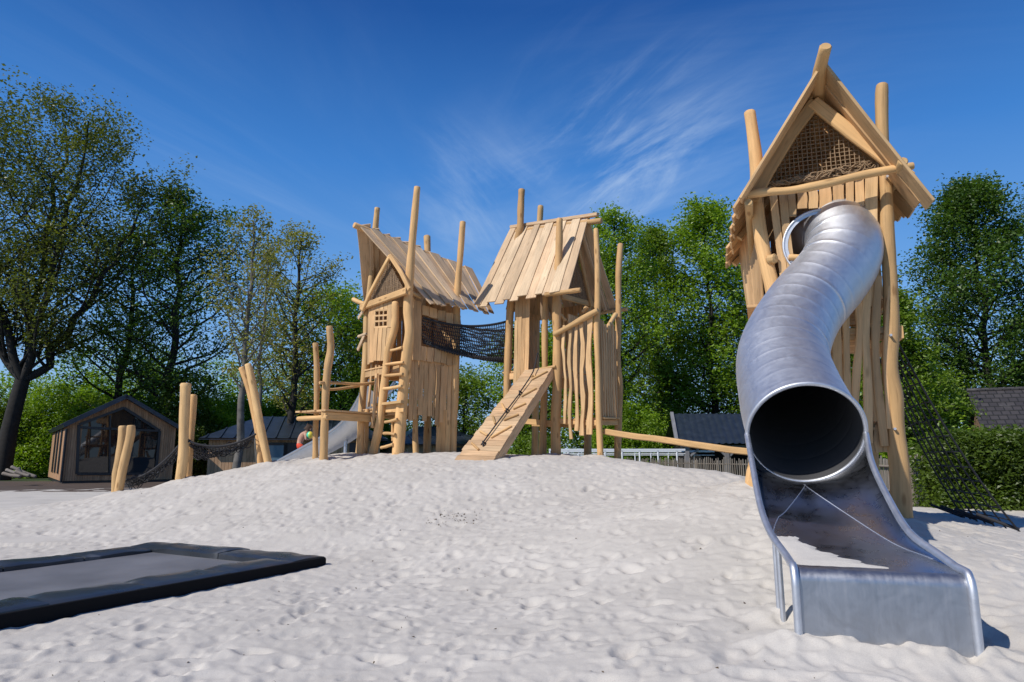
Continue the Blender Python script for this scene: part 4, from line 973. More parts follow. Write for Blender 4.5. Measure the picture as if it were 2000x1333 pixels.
# ------------------------------------------------------------------ crooked post pairs and net hammocks at the left
def fpost(pts, Y, label, group, n=12):
    O = P(pts[-1][0], pts[-1][1], Y); D = V((1, .1, 0)).normalized()
    t = thing('post', (O.x, O.y, gz(O.x, O.y)), label, 'post', group)
    pole(t, pts, O, D, 'shaft', n=n, wob=.02); return O
G_ = 'crooked peeled posts standing in pairs at the left'
pa = fpost([(240, 832, 15), (239, 860, 17), (234, 895, 17), (228, 925, 16), (225, 960, 14)], 12.6, 'shorter left post of the lowest pair, in front of the glass fronted cabin', G_)
pb = fpost([(256, 831, 15), (255, 850, 16), (247, 885, 16), (239, 920, 17), (231, 965, 15)], 12.35, 'right hand post of the lowest pair, leaning across the glass of the cabin', G_)
pc = fpost([(363, 749, 20), (361, 790, 19), (359, 840, 18), (358, 890, 19), (352, 940, 20)], 12.2, 'thick upright post with a flat sawn top standing just right of the glass cabin', G_)
pd_ = fpost([(378, 771, 14), (376, 800, 15), (372, 850, 14), (366, 936, 16)], 12.5, 'thin round topped post behind the thick sawn one', G_)
pe = fpost([(471, 718, 12), (479, 735, 14), (487, 760, 14), (496, 800, 14), (505, 850, 13), (508, 909, 11)], 12.55, 'post with its flared top bent far to the left, behind its twin', G_)
pf_ = fpost([(484, 711, 13), (490, 735, 15), (497, 770, 15), (506, 820, 15), (513, 855, 16), (524, 909, 15)], 12.3, 'crooked post with a rounded top in front of its twin, beside the steel slide', G_)
def hammock(a, b, a2_, b2_, sag, label):
    t = thing('rope_net', (a.x, a.y, gz(a.x, a.y)), label, 'rope net', 'black rope nets slung between the crooked posts')
    mb = MB(); NJ = 7
    def hp(f, g_):
        p = a.lerp(b, f).lerp(a2_.lerp(b2_, f), g_); p.z -= sag*4*f*(1-f)*(1+.4*math.sin(math.pi*g_)); return p
    for j in range(NJ+1): mb.tube([hp(i/16, j/NJ)+UP*rnd(-.03, .03) for i in range(17)], .012, 4)
    for i in range(1, 22): mb.tube([hp(i/22+rnd(-.01, .01), j/6)+UP*rnd(-.02, .02) for j in range(7)], .010, 4)
    for _ in range(26):
        f0 = rnd(0, .8); f1 = f0+rnd(.1, .3); g0_, g1_ = rnd(-.1, 1.1), rnd(-.1, 1.1); pm_ = hp((f0+f1)/2, (g0_+g1_)/2)+UP*rnd(-.16, .12)
        mb.tube(crom([hp(f0, g0_), pm_, hp(min(1, f1), g1_)], 4), .009, 4)
    mb.build('net', ROPE, t)
    for g_ in (0, 1):
        mb = MB(); mb.tube([hp(i/16, g_) for i in range(17)], .02, 5); mb.build('edge_rope', ROPE, t)
hammock(P(368, 862, 12.2), P(500, 848, 12.4), P(372, 892, 13.0), P(498, 852, 13.3), .15, 'black rope net hanging between the thick sawn post and the leaning pair')
hammock(P(240, 938, 12.5), P(352, 868, 12.3), P(246, 950, 13.6), P(352, 880, 13.6), .16, 'black rope net rising from the lowest pair of posts across the cabin front')

# ------------------------------------------------------------------ sunken trampoline
dbg('trampoline', La, Lb, ua, ub, ua.dot(eb.normalized()))
tr = thing('trampoline', (c4[0].x, c4[0].y, 0), 'rectangular trampoline with a grey jumping mat and glossy dark padding set low in the sand', 'trampoline')
VINYL, nt, b = newmat('dark vinyl padding'); b.inputs['Roughness'].default_value = .30; b.inputs['Specular IOR Level'].default_value = .6
tc = N(nt, 'ShaderNodeTexCoord'); n = N(nt, 'ShaderNodeTexNoise', i_Scale=2.2, i_Detail=5); nt.links.new(tc.outputs['Object'], n.inputs[0])
nt.links.new(ramp(nt, n.outputs[0], [(.35, (.022, .026, .032)), (.56, (.034, .038, .045)), (.70, (.20, .20, .20))]), b.inputs['Base Color'])
nt.links.new(mt(nt, 'MULTIPLY_ADD', n.outputs[0], .35, .14), b.inputs['Roughness'])
nb_ = N(nt, 'ShaderNodeTexNoise', i_Scale=3.2, i_Detail=1.5, i_Distortion=.8); nt.links.new(tc.outputs['Object'], nb_.inputs[0]); bp = N(nt, 'ShaderNodeBump', i_Strength=.5, i_Distance=.03); nt.links.new(nb_.outputs[0], bp.inputs['Height']); nt.links.new(bp.outputs[0], b.inputs['Normal'])
O = V((c4[0].x, c4[0].y, 0)); PWd = .36
def tp(s_, t_, z): return O+ua*s_+ub*t_+UP*z
zM = .078
def pad(p0, p1, inn, name, ln):
    """cushion from p0 to p1, width PWd toward inn, with puckers"""
    mb = MB(); nL = max(10, int(ln/.06)); nW = 12; b0 = len(mb.v); ph = rnd(0, 6); pts = []
    for i in range(nL+1):
        f = i/nL; base_ = p0.lerp(p1, f); sagv = .020*vn1(ph+f*ln*1.1)+.012*vn1(ph*2+f*ln*3.1); e = min(1, min(f, 1-f)*ln/.05)
        for j in range(nW+1):
            g_ = j/nW; prof = (math.sin(math.pi*min(1, max(0, g_)))**.55); tilt = .035*(1-g_)
            pts.append(base_+inn*(PWd*g_)+UP*(.026*prof*(.35+.65*e)+tilt*0+sagv+.008*vn1(ph*3+f*ln*7+g_*2)))
    b0 = mb.add(pts)
    for i in range(nL):
        for j in range(nW): mb.face((b0+i*(nW+1)+j, b0+(i+1)*(nW+1)+j, b0+(i+1)*(nW+1)+j+1, b0+i*(nW+1)+j+1), None, .5, True)
    # outer skirt
    sk = []
    for i in range(nL+1):
        p = pts[i*(nW+1)]; q_ = p-inn*.0; sk += [p, q_-UP*.05-inn*.01]
        q_ = pts[i*(nW+1)+nW]; 
    b1 = mb.add(sk)
    for i in range(nL): mb.face((b1+i*2, b1+i*2+1, b1+i*2+3, b1+i*2+2), None, .5, True)
    sk = []
    for i in range(nL+1): p = pts[i*(nW+1)+nW]; sk += [p, p-UP*.06]
    b1 = mb.add(sk)
    for i in range(nL): mb.face((b1+i*2, b1+i*2+1, b1+i*2+3, b1+i*2+2), None, .5, True)
    for i in (0, nL):
        row = [pts[i*(nW+1)+j] for j in range(nW+1)]; mb.poly(row+[row[-1]-UP*.06, row[0]-UP*.06])
    mb.build(name, VINYL, tr)
def vn1(x): return math.sin(x*1.0)*.5+math.sin(x*2.3+1.7)*.3+math.sin(x*4.1+.4)*.2
hA = [(0, La*.42), (La*.42, La)]
for a_, b_ in hA: pad(tp(a_+.005, 0, zM), tp(b_-.005, 0, zM), ub, 'pad', b_-a_)
t0 = PWd; nB = 4
for k in range(nB):
    a_, b_ = t0+(Lb-t0)*k/nB, t0+(Lb-t0)*(k+1)/nB
    pad(tp(0, a_+.006, zM), tp(0, b_-.006, zM), ua, 'pad', b_-a_)
    pad(tp(La, a_+.006, zM), tp(La, b_-.006, zM), -ua, 'pad', b_-a_)
mb = MB(); M_ = 20; b0 = mb.add([tp(.3+(La-.6)*i/M_, .3+(Lb-.3)*j/M_, .045-.03*math.sin(math.pi*i/M_)*math.sin(math.pi*min(1, j/M_))) for i in range(M_+1) for j in range(M_+1)])
for i in range(M_):
    for j in range(M_): mb.face((b0+i*(M_+1)+j, b0+(i+1)*(M_+1)+j, b0+(i+1)*(M_+1)+j+1, b0+i*(M_+1)+j+1), None, .5, True)
mb.build('jumping_mat', plain('grey mat', (.15, .15, .16), .55, nscale=1.5, namp=.25), tr)
mb = MB()
for p0, p1 in ((tp(-.0, .02, 0), tp(-.0, Lb, 0)), (tp(.02, 0, 0), tp(La, 0, 0)), (tp(La, 0, 0), tp(La, Lb, 0))):
    mb.tube([p0+UP*.03, p1+UP*.03], .028, 8)
mb.build('frame', DARKFRAME, tr)
GAPSHADE = plain('pad gap shade', (.006, .006, .007), .85, spec=.2)  # near-black strip painted in for the shaded gap under the pads
mb = MB(); mb.slab([tp(-.015, .02, .01), tp(-.015, Lb, .01)], .15, ua, .03); mb.slab([tp(.0, -.01, .01), tp(La, -.01, .01)], .12, ub, .02); mb.build('gap_shade', GAPSHADE, tr)

# ================================================================== background: cabins, shed, fences
def tri_poly(mb, pts, tint=.5): mb.poly(pts, tint)
C1 = P(120, 941, 26.0); C2 = P(326, 942, 28.15); C1.z = C2.z = .04
cf = (C2-C1).normalized(); cb = V((-cf.y, cf.x, 0))
cabin = thing('glass_cabin', tuple(C1), 'small wood clad cabin with a dark gabled roof and a large glass front', 'cabin')
def K(u, v, o=0.0): return PL(u, v, C1+cb*o, cf)
LEN = 8.0; eL_ = K(131, 828).z; ap = K(246, 772); eR_ = K(338, 832)
wl, wr = C1-cf*.0, put(C1, 0)+cf*((K(338, 900)-C1).dot(cf)); wr.z = .04
apx = put(C1, ap.z-.12)+cf*((ap-C1).dot(cf))
ez = (eL_+eR_.z)/2
# clad front: boards beside and above the glass
gl = [K(150, 926), K(154, 830), K(242, 797), K(312, 842), K(304, 926)]
mb = MB(); nB = 46
def front_top(x):
    xa = (apx-C1).dot(cf); xr = (wr-C1).dot(cf); 
    return ez+(apx.z-ez)*(x/xa) if x < xa else ez+(apx.z-ez)*((xr-x)/(xr-xa))
xr = (wr-C1).dot(cf)
g0 = (gl[0]-C1).dot(cf); g1 = (gl[4]-C1).dot(cf); gxa = (gl[2]-C1).dot(cf); gzl = gl[1].z; gza = gl[2].z; gzr = gl[3].z
for i in range(nB):
    x = (i+.5)*xr/nB; zt_ = front_top(x)
    if x < g0 or x > g1: mb.slab([put(C1, .1)+cf*x, put(C1, zt_)+cf*x], xr/nB*.93, -cb, .03)
    else:
        zg = gzl+(gza-gzl)*(x-g0)/(gxa-g0) if x < gxa else gza+(gzr-gza)*(x-gxa)/(g1-gxa)
        mb.slab([put(C1, zg)+cf*x, put(C1, zt_)+cf*x], xr/nB*.93, -cb, .03); mb.slab([put(C1, .1)+cf*x, put(C1, gl[0].z)+cf*x], xr/nB*.93, -cb, .03)
mb.build('front_cladding', CLAD, cabin)
nS = 90
for E_ in (C1, wr):
    mb = MB()
    for i in range(nS): p = put(E_, .1)+cb*(i+.5)*LEN/nS; mb.slab([p, put(p, ez)], LEN/nS*.93, -cf, .03)
    mb.build('side_cladding', CLAD, cabin)
for d0 in (1.9, 3.6, 5.2):
    mb = MB(); p = put(C1, .35)+cb*d0-cf*.03; mb.slab([p, put(p, ez-.12)], .55, -cf, .05); mb.build('side_window', DARKFRAME, cabin)
mb = MB(); o_ = -cb*.35
for E_, sg in ((put(C1, ez), -1), (put(wr, ez), 1)):
    ee = E_+cf*sg*.18; ee.z -= .10; A_, B_, C_, D_ = apx+o_+UP*.12, apx+cb*(LEN+.3)+UP*.12, ee+cb*(LEN+.3)+UP*.06, ee+o_+UP*.06
    nn = (B_-A_).cross(D_-A_).normalized(); nn = nn if nn.z > 0 else -nn
    th = nn*.14
    for q in ([A_, B_, C_, D_], [x-th for x in (D_, C_, B_, A_)], [A_, D_, D_-th, A_-th], [D_, C_, C_-th, D_-th], [B_, A_, A_-th, B_-th], [C_, B_, B_-th, C_-th]): mb.poly(q)
    for f in np.linspace(.02, .98, 14): mb.beam(A_.lerp(B_, f)+nn*.012, D_.lerp(C_, f)+nn*.012, .03, .03, nn)
mb.build('roof', BLACKMETAL, cabin)
GLASS, nt, b = newmat('dark reflecting glass'); b.inputs['Base Color'].default_value = (.012, .014, .016, 1); b.inputs['Roughness'].default_value = .02; b.inputs['Specular IOR Level'].default_value = .5; b.inputs['IOR'].default_value = 1.55
mb = MB(); mb.poly([q+cb*.06 for q in gl][::-1]); 
go = mb.build('glass_front', GLASS, cabin)
mb = MB()
for q0, q1 in zip(gl, gl[1:]+gl[:1]): mb.slab([q0-cb*.03, q1-cb*.03], .10, -cb, .06)
for u in (214,): mb.slab([K(u, 926, -.03), K(u+1.5, 812, -.03)], .06, -cb, .05)
mb.slab([K(155, 835, -.03), K(309, 842, -.03)], .09, -cb, .05); mb.build('frame', DARKFRAME, go)
mb = MB(); p = K(130, 838, -.06); mb.tube([p, put(p, .05)], .045, 6); mb.build('drainpipe', DARKFRAME, cabin)
mb = MB(); mb.box(put(C1, .03)+cf*xr/2+cb*LEN/2, cf*(xr/2-.03), cb*(LEN/2-.03), UP*.06); mb.build('plinth', DARKFRAME, cabin)
mb = MB(); bk = put(C1, 0)+cb*LEN
mb.poly([put(bk, .05), put(bk, ez), put(apx, apx.z)+cb*LEN, put(bk, ez)+cf*xr, put(bk, .05)+cf*xr]); mb.build('back_wall', CLAD, cabin)
# terrace
mb = MB(); t0 = P(-200, 957, 20.2); 
for i in range(60):
    y = 19.9+i*.145; mb.slab([V((-24, y, -.01+.002*(i % 2))), V((-7.0-(i*.03), y, -.01+.002*(i % 2)))], .138, UP, .04)
struct(mb.build('terrace', DECKW))
# long low cabins behind the towers
def long_cabin(u0, u1, Y0, Y1, v_eave, v_ridge, z0, label, wins, D_=5.0, mono=None):
    A_ = P(u0, v_eave, Y0); B_ = P(u1, v_eave, Y1); zev = (A_.z+B_.z)/2; A_.z = B_.z = z0; e = (B_-A_).normalized(); bk_ = V((-e.y, e.x, 0)); L_ = (B_-A_).length
    t = thing('long_cabin', tuple(A_), label, 'cabin')
    rid = P((u0+u1)/2, v_ridge, (Y0+Y1)/2+D_/2).z
    mb = MB(); n = int(L_/.14)
    for i in range(n):
        x = (i+.5)*L_/n; p = A_+e*x; mb.slab([put(p, z0), put(p, zev)], L_/n*.94, -bk_, .03)
    for i in range(36):
        for q in (A_, B_): p = q+bk_*(i+.5)*D_/36; mb.slab([put(p, z0), put(p, zev)], D_/36*.94, e, .03)
    mb.build('wall', wood('long cabin cladding', (.56, .37, .22), knots=.2), t)
    mb = MB(); ov = .35; hip = 1.6
    E0, E1 = put(A_, zev)-e*ov-bk_*ov, put(B_, zev)+e*ov-bk_*ov; E2, E3 = put(B_, zev)+e*ov+bk_*(D_+ov), put(A_, zev)-e*ov+bk_*(D_+ov)
    R0, R1 = put(A_, rid)+e*hip+bk_*D_/2, put(B_, rid)-e*hip+bk_*D_/2
    for q in ([E0, E1, R1, R0], [E1, E2, R1], [E2, E3, R0, R1], [E3, E0, R0]): mb.poly(q)
    mb.poly([E3-UP*.02, E2-UP*.02, E1-UP*.02, E0-UP*.02])
    nn = (E1-E0).cross(R0-E0).normalized()
    for i in range(int(L_/.5)):
        f = (i+.5)/int(L_/.5); a_ = E0.lerp(E1, f); x = (a_-A_).dot(e)
        k = min(1, max(.05, (x+ov)/(hip+ov)), max(.05, (L_+ov-x)/(hip+ov))); b_ = a_+((R0-E0)-e*(hip+ov))*k; mb.beam(a_+nn*.02, b_+nn*.02, .05, .05, nn)
    mb.slab([E0-UP*.06, E1-UP*.06], .03, bk_, .16); mb.build('roof', BLACKMETAL, t)
    for u, ww, kind in wins:
        p = PL(u, v_eave+30, A_-bk_*.05, e); mb = MB(); mb.slab([put(p, z0+.05), put(p, zev-.18)], ww, -bk_, .07); fo = mb.build('door', DARKFRAME, t)
        if kind: mb = MB(); mb.slab([put(p, z0+.25)-bk_*.045, put(p, zev-.3)-bk_*.045], ww*.66, -bk_, .012); mb.build('pane', plain('pale blue pane', (.12, .20, .26), .1), fo)
    return t
long_cabin(409, 742, 29.5, 31, 857, 815, -.05, 'long low cabin with a dark hipped roof behind the leaning posts and the steel slide', [(538, 1.0, 1), (572, .8, 0), (622, .7, 0), (700, .8, 0)], D_=5.5)
long_cabin(786, 952, 37, 39, 868, 834, -.05, 'low cabin with a dark roof showing between the two plank roofed towers', [(905, .9, 0)], D_=5.0)
# open shed
A_ = P(1330, 870, 32.5); B_ = P(1600, 872, 33); zev = A_.z; e = V((1, .015, 0)).normalized(); bk_ = V((-e.y, e.x, 0)); rz = P(1350, 808, 34.7).z
shed = thing('open_shed', (A_.x, A_.y, -.05), 'open timber shed with a corrugated dark roof on grey posts behind the fence', 'shed')
mb = MB(); L_ = (B_-A_).length; A0 = put(A_, 0)-e*.2; nrib = int(L_/.10)
R_l = put(A0, rz)+bk_*2.3+e*.45; E_l = put(A0, zev+.08)-bk_*.3
nn = e.cross(R_l-E_l).normalized(); nn = nn if nn.z > 0 else -nn
pts = []
for i in range(nrib+1):
    x = i*(L_+.4)/nrib; h = nn*(.035*math.cos(i*math.pi/1.5)); pts += [E_l+e*x+h, R_l+e*(x)+h]
b0 = mb.add(pts)
for i in range(nrib): mb.face((b0+2*i, b0+2*i+2, b0+2*i+3, b0+2*i+1), None, .5, True)
R_r = R_l+e*L_; mb.poly([R_l, R_r, R_r+bk_*2.6-UP*1.6, R_l+bk_*2.6-UP*1.6]); mb.build('roof', BLACKMETAL, shed)
mb = MB(); mb.slab([E_l-e*.06+nn*.04, R_l-e*.06+nn*.04], .16, nn, .12); mb.slab([put(A_, zev-.05), put(B_, zev-.05)], .10, -bk_, .18); mb.build('fascia', POSTGREY, shed)
for u in (1342, 1420, 1500, 1578):
    p = PL(u, 900, put(A_, 0), e); mb = MB(); mb.slab([put(p, -.1), put(p, zev-.1)], .20, -bk_, .18); mb.build('post', POSTGREY, shed)
for u0, u1 in ((1348, 1364), (1404, 1417), (1425, 1438), (1486, 1497)):
    mb = MB(); a_ = PL(u0, 891 if u0 in (1348, 1425) else 878, put(A_, 0), e); b_ = PL(u1, 878 if u0 in (1348, 1425) else 891, put(A_, 0), e); mb.slab([a_, b_], .09, -bk_, .09); mb.build('brace', POSTGREY, shed)
mb = MB(); q0, q1 = put(A_, -.05)+bk_*3.6+e*.6, put(B_, -.05)+bk_*3.6; mb.poly([q0, q1, put(q1, zev), put(q0, zev)]); mb.poly([q1, q1-bk_*3.4, put(q1-bk_*3.4, zev), put(q1, zev)]); mb.build('back_wall', plain('shed inner shade', (.02, .02, .02), .9), shed)  # near-black colour paints the shade inside the open shed
# white rail fence
wf = thing('rail_fence', tuple(P(1080, 900, 31)), 'long white metal rail fence seen low behind the middle tower', 'fence')
WHITE = plain('white metal', (.75, .77, .80), .4)
zr = P(1200, 879, 31).z
for Y, u0, u1, dz in ((31, 1072, 1338, 0), (32.6, 1078, 1395, -.05)):
    mb = MB(); a_ = P(u0, 879, Y); b_ = P(u1, 879, Y); a_.z = b_.z = zr+dz; mb.slab([a_, b_], .09, UP, .09); mb.build('top_rail', WHITE, wf)
    mb = MB(); mb.tube([a_-UP*.18, b_-UP*.18], .02, 5); mb.build('lower_rail', WHITE, wf)
for Y, us in ((31, (1074, 1110, 1146, 1182, 1215, 1249, 1285, 1322)), (32.6, (1108, 1130, 1160, 1240, 1271, 1305, 1355))):
    for u in us: mb = MB(); p = P(u, 879, Y); mb.tube([put(p, -.1), put(p, zr)], .04 if Y == 31 else .03, 6); mb.build('post', WHITE, wf)
# split picket fence
def picket_fence(pts, hgt, sp_, label, rails=2, lean=.03):
    t = thing('picket_fence', tuple(pts[0]), label, 'fence', 'split picket fences round the sand')
    tot = 0; mbs = MB(); cnt = 0
    for a_, b_ in zip(pts, pts[1:]):
        L_ = (b_-a_).length; n = int(L_/sp_); e = (b_-a_).normalized(); nn = V((e.y, -e.x, 0)); nn = nn if nn.y < 0 else -nn
        for i in range(n):
            p = a_.lerp(b_, (i+.5)/n); h = hgt+rnd(-.09, .06); q0 = put(p, p.z-.05)+nn*.04; q1 = put(p, p.z+h)+nn*.04+e*rnd(-lean, lean)
            mb_ = MB(); mb_.slab([q0, q0.lerp(q1, .5)+e*rnd(-.008, .008), q1-UP*.05, q1], [.045*rnd(.8, 1.3), .045, .04, .015], nn, .025)
            cnt += 1
            if cnt <= 100: mb_.build('picket', GREYW, t)
            else:
                b0 = len(mbs.v); mbs.v += mb_.v; mbs.f += [tuple(k+b0 for k in f) for f in mb_.f]; mbs.uv += mb_.uv; mbs.tint += mb_.tint; mbs.sm += mb_.sm
        for zr_ in (.28, .78)[:rails]:
            mb = MB(); mb.log([put(a_, a_.z+zr_*hgt), put(b_, b_.z+zr_*hgt)], .028, 6); mb.build('rail', GREYW, t)
        for k in range(int(L_/2)+1):
            mb = MB(); p = a_.lerp(b_, min(1, k*2/max(L_, .1))); mb.log([put(p, p.z-.2), put(p, p.z+hgt*.92)], .05, 7); mb.build('post', GREYW, t)
    if mbs.v: stuff(mbs.build('pickets', GREYW, t))
def GP(u, Y): p = P(u, 900, Y); return V((p.x, p.y, 0.0))
picket_fence([GP(1822, 14.2), GP(1778, 13.6), GP(1700, 15.4), GP(1600, 18.5)], 1.0, .085, 'weathered split picket fence behind the foot of the tall slide tower')
picket_fence([GP(1560, 21.5), GP(1465, 23.5), GP(1360, 27), GP(1225, 34)], .94, .13, 'weathered split picket fence in front of the open shed')
# tiled house roof on the right
Y_ = 27; A_ = P(1924, 858, Y_); B_ = P(2140, 858, Y_-1.5); e = (B_-A_).normalized(); e.z = 0; bk_ = V((-e.y, e.x, 0)); rt_ = P(1920, 766, Y_+3.2)
house = thing('tiled_house', (A_.x, A_.y, 0), 'low house with a steep dark tiled roof behind the hedge at the right edge', 'house')
m, nt, b = newmat('dark roof tiles'); uv = N(nt, 'ShaderNodeUVMap'); br = N(nt, 'ShaderNodeTexBrick', i_Scale=1.0); br.inputs['Color1'].default_value = (.040, .036, .038, 1); br.inputs['Color2'].default_value = (.065, .058, .058, 1); br.inputs['Mortar'].default_value = (.012, .012, .012, 1)
br.inputs['Mortar Size'].default_value = .02; br.inputs['Brick Width'].default_value = .30; br.inputs['Row Height'].default_value = .34; nt.links.new(uv.outputs[0], br.inputs[0])
no = N(nt, 'ShaderNodeTexNoise', i_Scale=1.3, i_Detail=5); nt.links.new(uv.outputs[0], no.inputs[0])
mxx = N(nt, 'ShaderNodeMixRGB'); nt.links.new(ramp(nt, no.outputs[0], [(.60, (0, 0, 0)), (.72, (.5, .5, .5))]), mxx.inputs[0]); nt.links.new(br.outputs[0], mxx.inputs[1]); mxx.inputs[2].default_value = (.16, .15, .15, 1)
nt.links.new(mxx.outputs[0], b.inputs['Base Color']); b.inputs['Roughness'].default_value = .6; TILE = m
L_ = 8.0; mb = MB(); dR = put(rt_, rt_.z)-put(A_, A_.z); R0 = A_+bk_*3.2; R0.z = rt_.z
nr_ = 11
for i in range(nr_):
    a_ = A_.lerp(R0, i/nr_)+UP*.03; b_ = A_.lerp(R0, (i+1)/nr_); w_ = e*L_
    mb.poly([a_, a_+w_, b_+w_, b_], .5, [(0, i*.34), (L_, i*.34), (L_, i*.34+.34), (0, i*.34+.34)]); mb.poly([a_-UP*.035, a_-UP*.035+w_, a_+w_, a_])
mb.poly([R0, R0+e*L_, R0+e*L_+bk_*3.2-UP*(rt_.z-A_.z), A_+bk_*6.4]); ro = mb.build('roof', TILE, house)
mb = MB(); mb.log([R0+UP*.03, R0+e*L_+UP*.03], .09, 8); mb.build('ridge_tiles', TILE, ro)
mb = MB(); mb.tube([A_-bk_*.08-UP*.02, A_-bk_*.08-UP*.02+e*L_], .06, 8); mb.build('gutter', plain('grey gutter', (.4, .42, .45), .4), house)
mb = MB(); q = A_+bk_*.4+e*.35; q.z = 0
for a_, b_ in ((q, q+e*L_), (q, q+bk_*5.6)): mb.poly([a_, b_, put(b_, A_.z), put(a_, A_.z)]); mb.poly([put(a_, A_.z), put(b_, A_.z), b_, a_])
g = put(q, A_.z); mb.poly([g, g+bk_*5.6, put(g+bk_*2.8, R0.z-.15)])
mb.build('wall', plain('brick wall', (.32, .20, .12), .8, nscale=6), house)

# ================================================================== trees, bushes, hedge
def leafmat(name, c, trans=.45):
    m = bpy.data.materials.new(name); m.use_nodes = True; nt = m.node_tree; nt.nodes.clear(); L = nt.links
    at = N(nt, 'ShaderNodeAttribute', attribute_name='tint'); oi = N(nt, 'ShaderNodeObjectInfo')
    hs = N(nt, 'ShaderNodeMixRGB'); L.new(at.outputs['Fac'], hs.inputs[0]); hs.inputs[1].default_value = (*mul(c, .62), 1); hs.inputs[2].default_value = (c[0]*1.45, c[1]*1.30, c[2]*1.1, 1)
    d = N(nt, 'ShaderNodeBsdfDiffuse'); t = N(nt, 'ShaderNodeBsdfTranslucent'); g = N(nt, 'ShaderNodeBsdfGlossy', i_Roughness=.45)
    L.new(hs.outputs[0], d.inputs[0]); 
    tt = N(nt, 'ShaderNodeMixRGB', blend_type='MULTIPLY', i_0=1.0); L.new(hs.outputs[0], tt.inputs[1]); tt.inputs[2].default_value = (1.25, 1.25, .55, 1); L.new(tt.outputs[0], t.inputs[0])
    m1 = N(nt, 'ShaderNodeMixShader', i_0=trans); L.new(d.outputs[0], m1.inputs[1]); L.new(t.outputs[0], m1.inputs[2])
    m2 = N(nt, 'ShaderNodeMixShader', i_0=.04); L.new(m1.outputs[0], m2.inputs[1]); L.new(g.outputs[0], m2.inputs[2])
    o = N(nt, 'ShaderNodeOutputMaterial'); L.new(m2.outputs[0], o.inputs[0]); return m
LF = {'olive': leafmat('olive spring leaves', (.125, .165, .030)), 'dark': leafmat('dark green leaves', (.095, .165, .018)), 'mid': leafmat('mid green leaves', (.160, .270, .022)),
      'bright': leafmat('bright green leaves', (.215, .365, .022)), 'pale': leafmat('pale spring leaves', (.250, .275, .060)), 'deep': leafmat('deep green leaves', (.080, .165, .020))}
BARK = plain('bark', (.018, .0155, .0135), .9, nscale=6, namp=.35, bump=.6)
BARKL = plain('grey birch bark', (.12, .11, .095), .85, nscale=5, namp=.4, bump=.4)
def leaves(tips, per, spread, size, seed, flat=.75, tint_scale=1.1):
    g = np.random.default_rng(seed); T = np.array(tips, dtype=np.float64); n = len(T)*per
    c = np.repeat(T, per, axis=0)+g.normal(0, 1, (n, 3))*spread*np.array([1, 1, flat])
    s_ = size*g.uniform(.55, 1.3, n)
    d1 = g.normal(0, 1, (n, 3)); d1[:, 2] *= .5; d1 /= np.linalg.norm(d1, axis=1)[:, None]
    up = g.normal(0, 1, (n, 3))*.75+np.array([0, 0, 1.0]); d2 = np.cross(up, d1); d2 /= np.linalg.norm(d2, axis=1)[:, None]+1e-9
    a = d1*s_[:, None]; b_ = d2*(s_*.62)[:, None]; nn = np.cross(d1, d2)*(s_*.18)[:, None]
    v = np.stack([c-a*.5, c-b_*.5+nn, c+a*.5, c+b_*.5+nn], 1).reshape(-1, 3)
    f = np.arange(n*4).reshape(-1, 4)
    cl = (vnoise(c[:, 0]+c[:, 2]*.7, c[:, 1]+c[:, 2]*.9, tint_scale, seed+1)*.5+.5)*.65+g.uniform(0, .35, n)
    return v, f, np.repeat(cl[:, None], 3, 1)
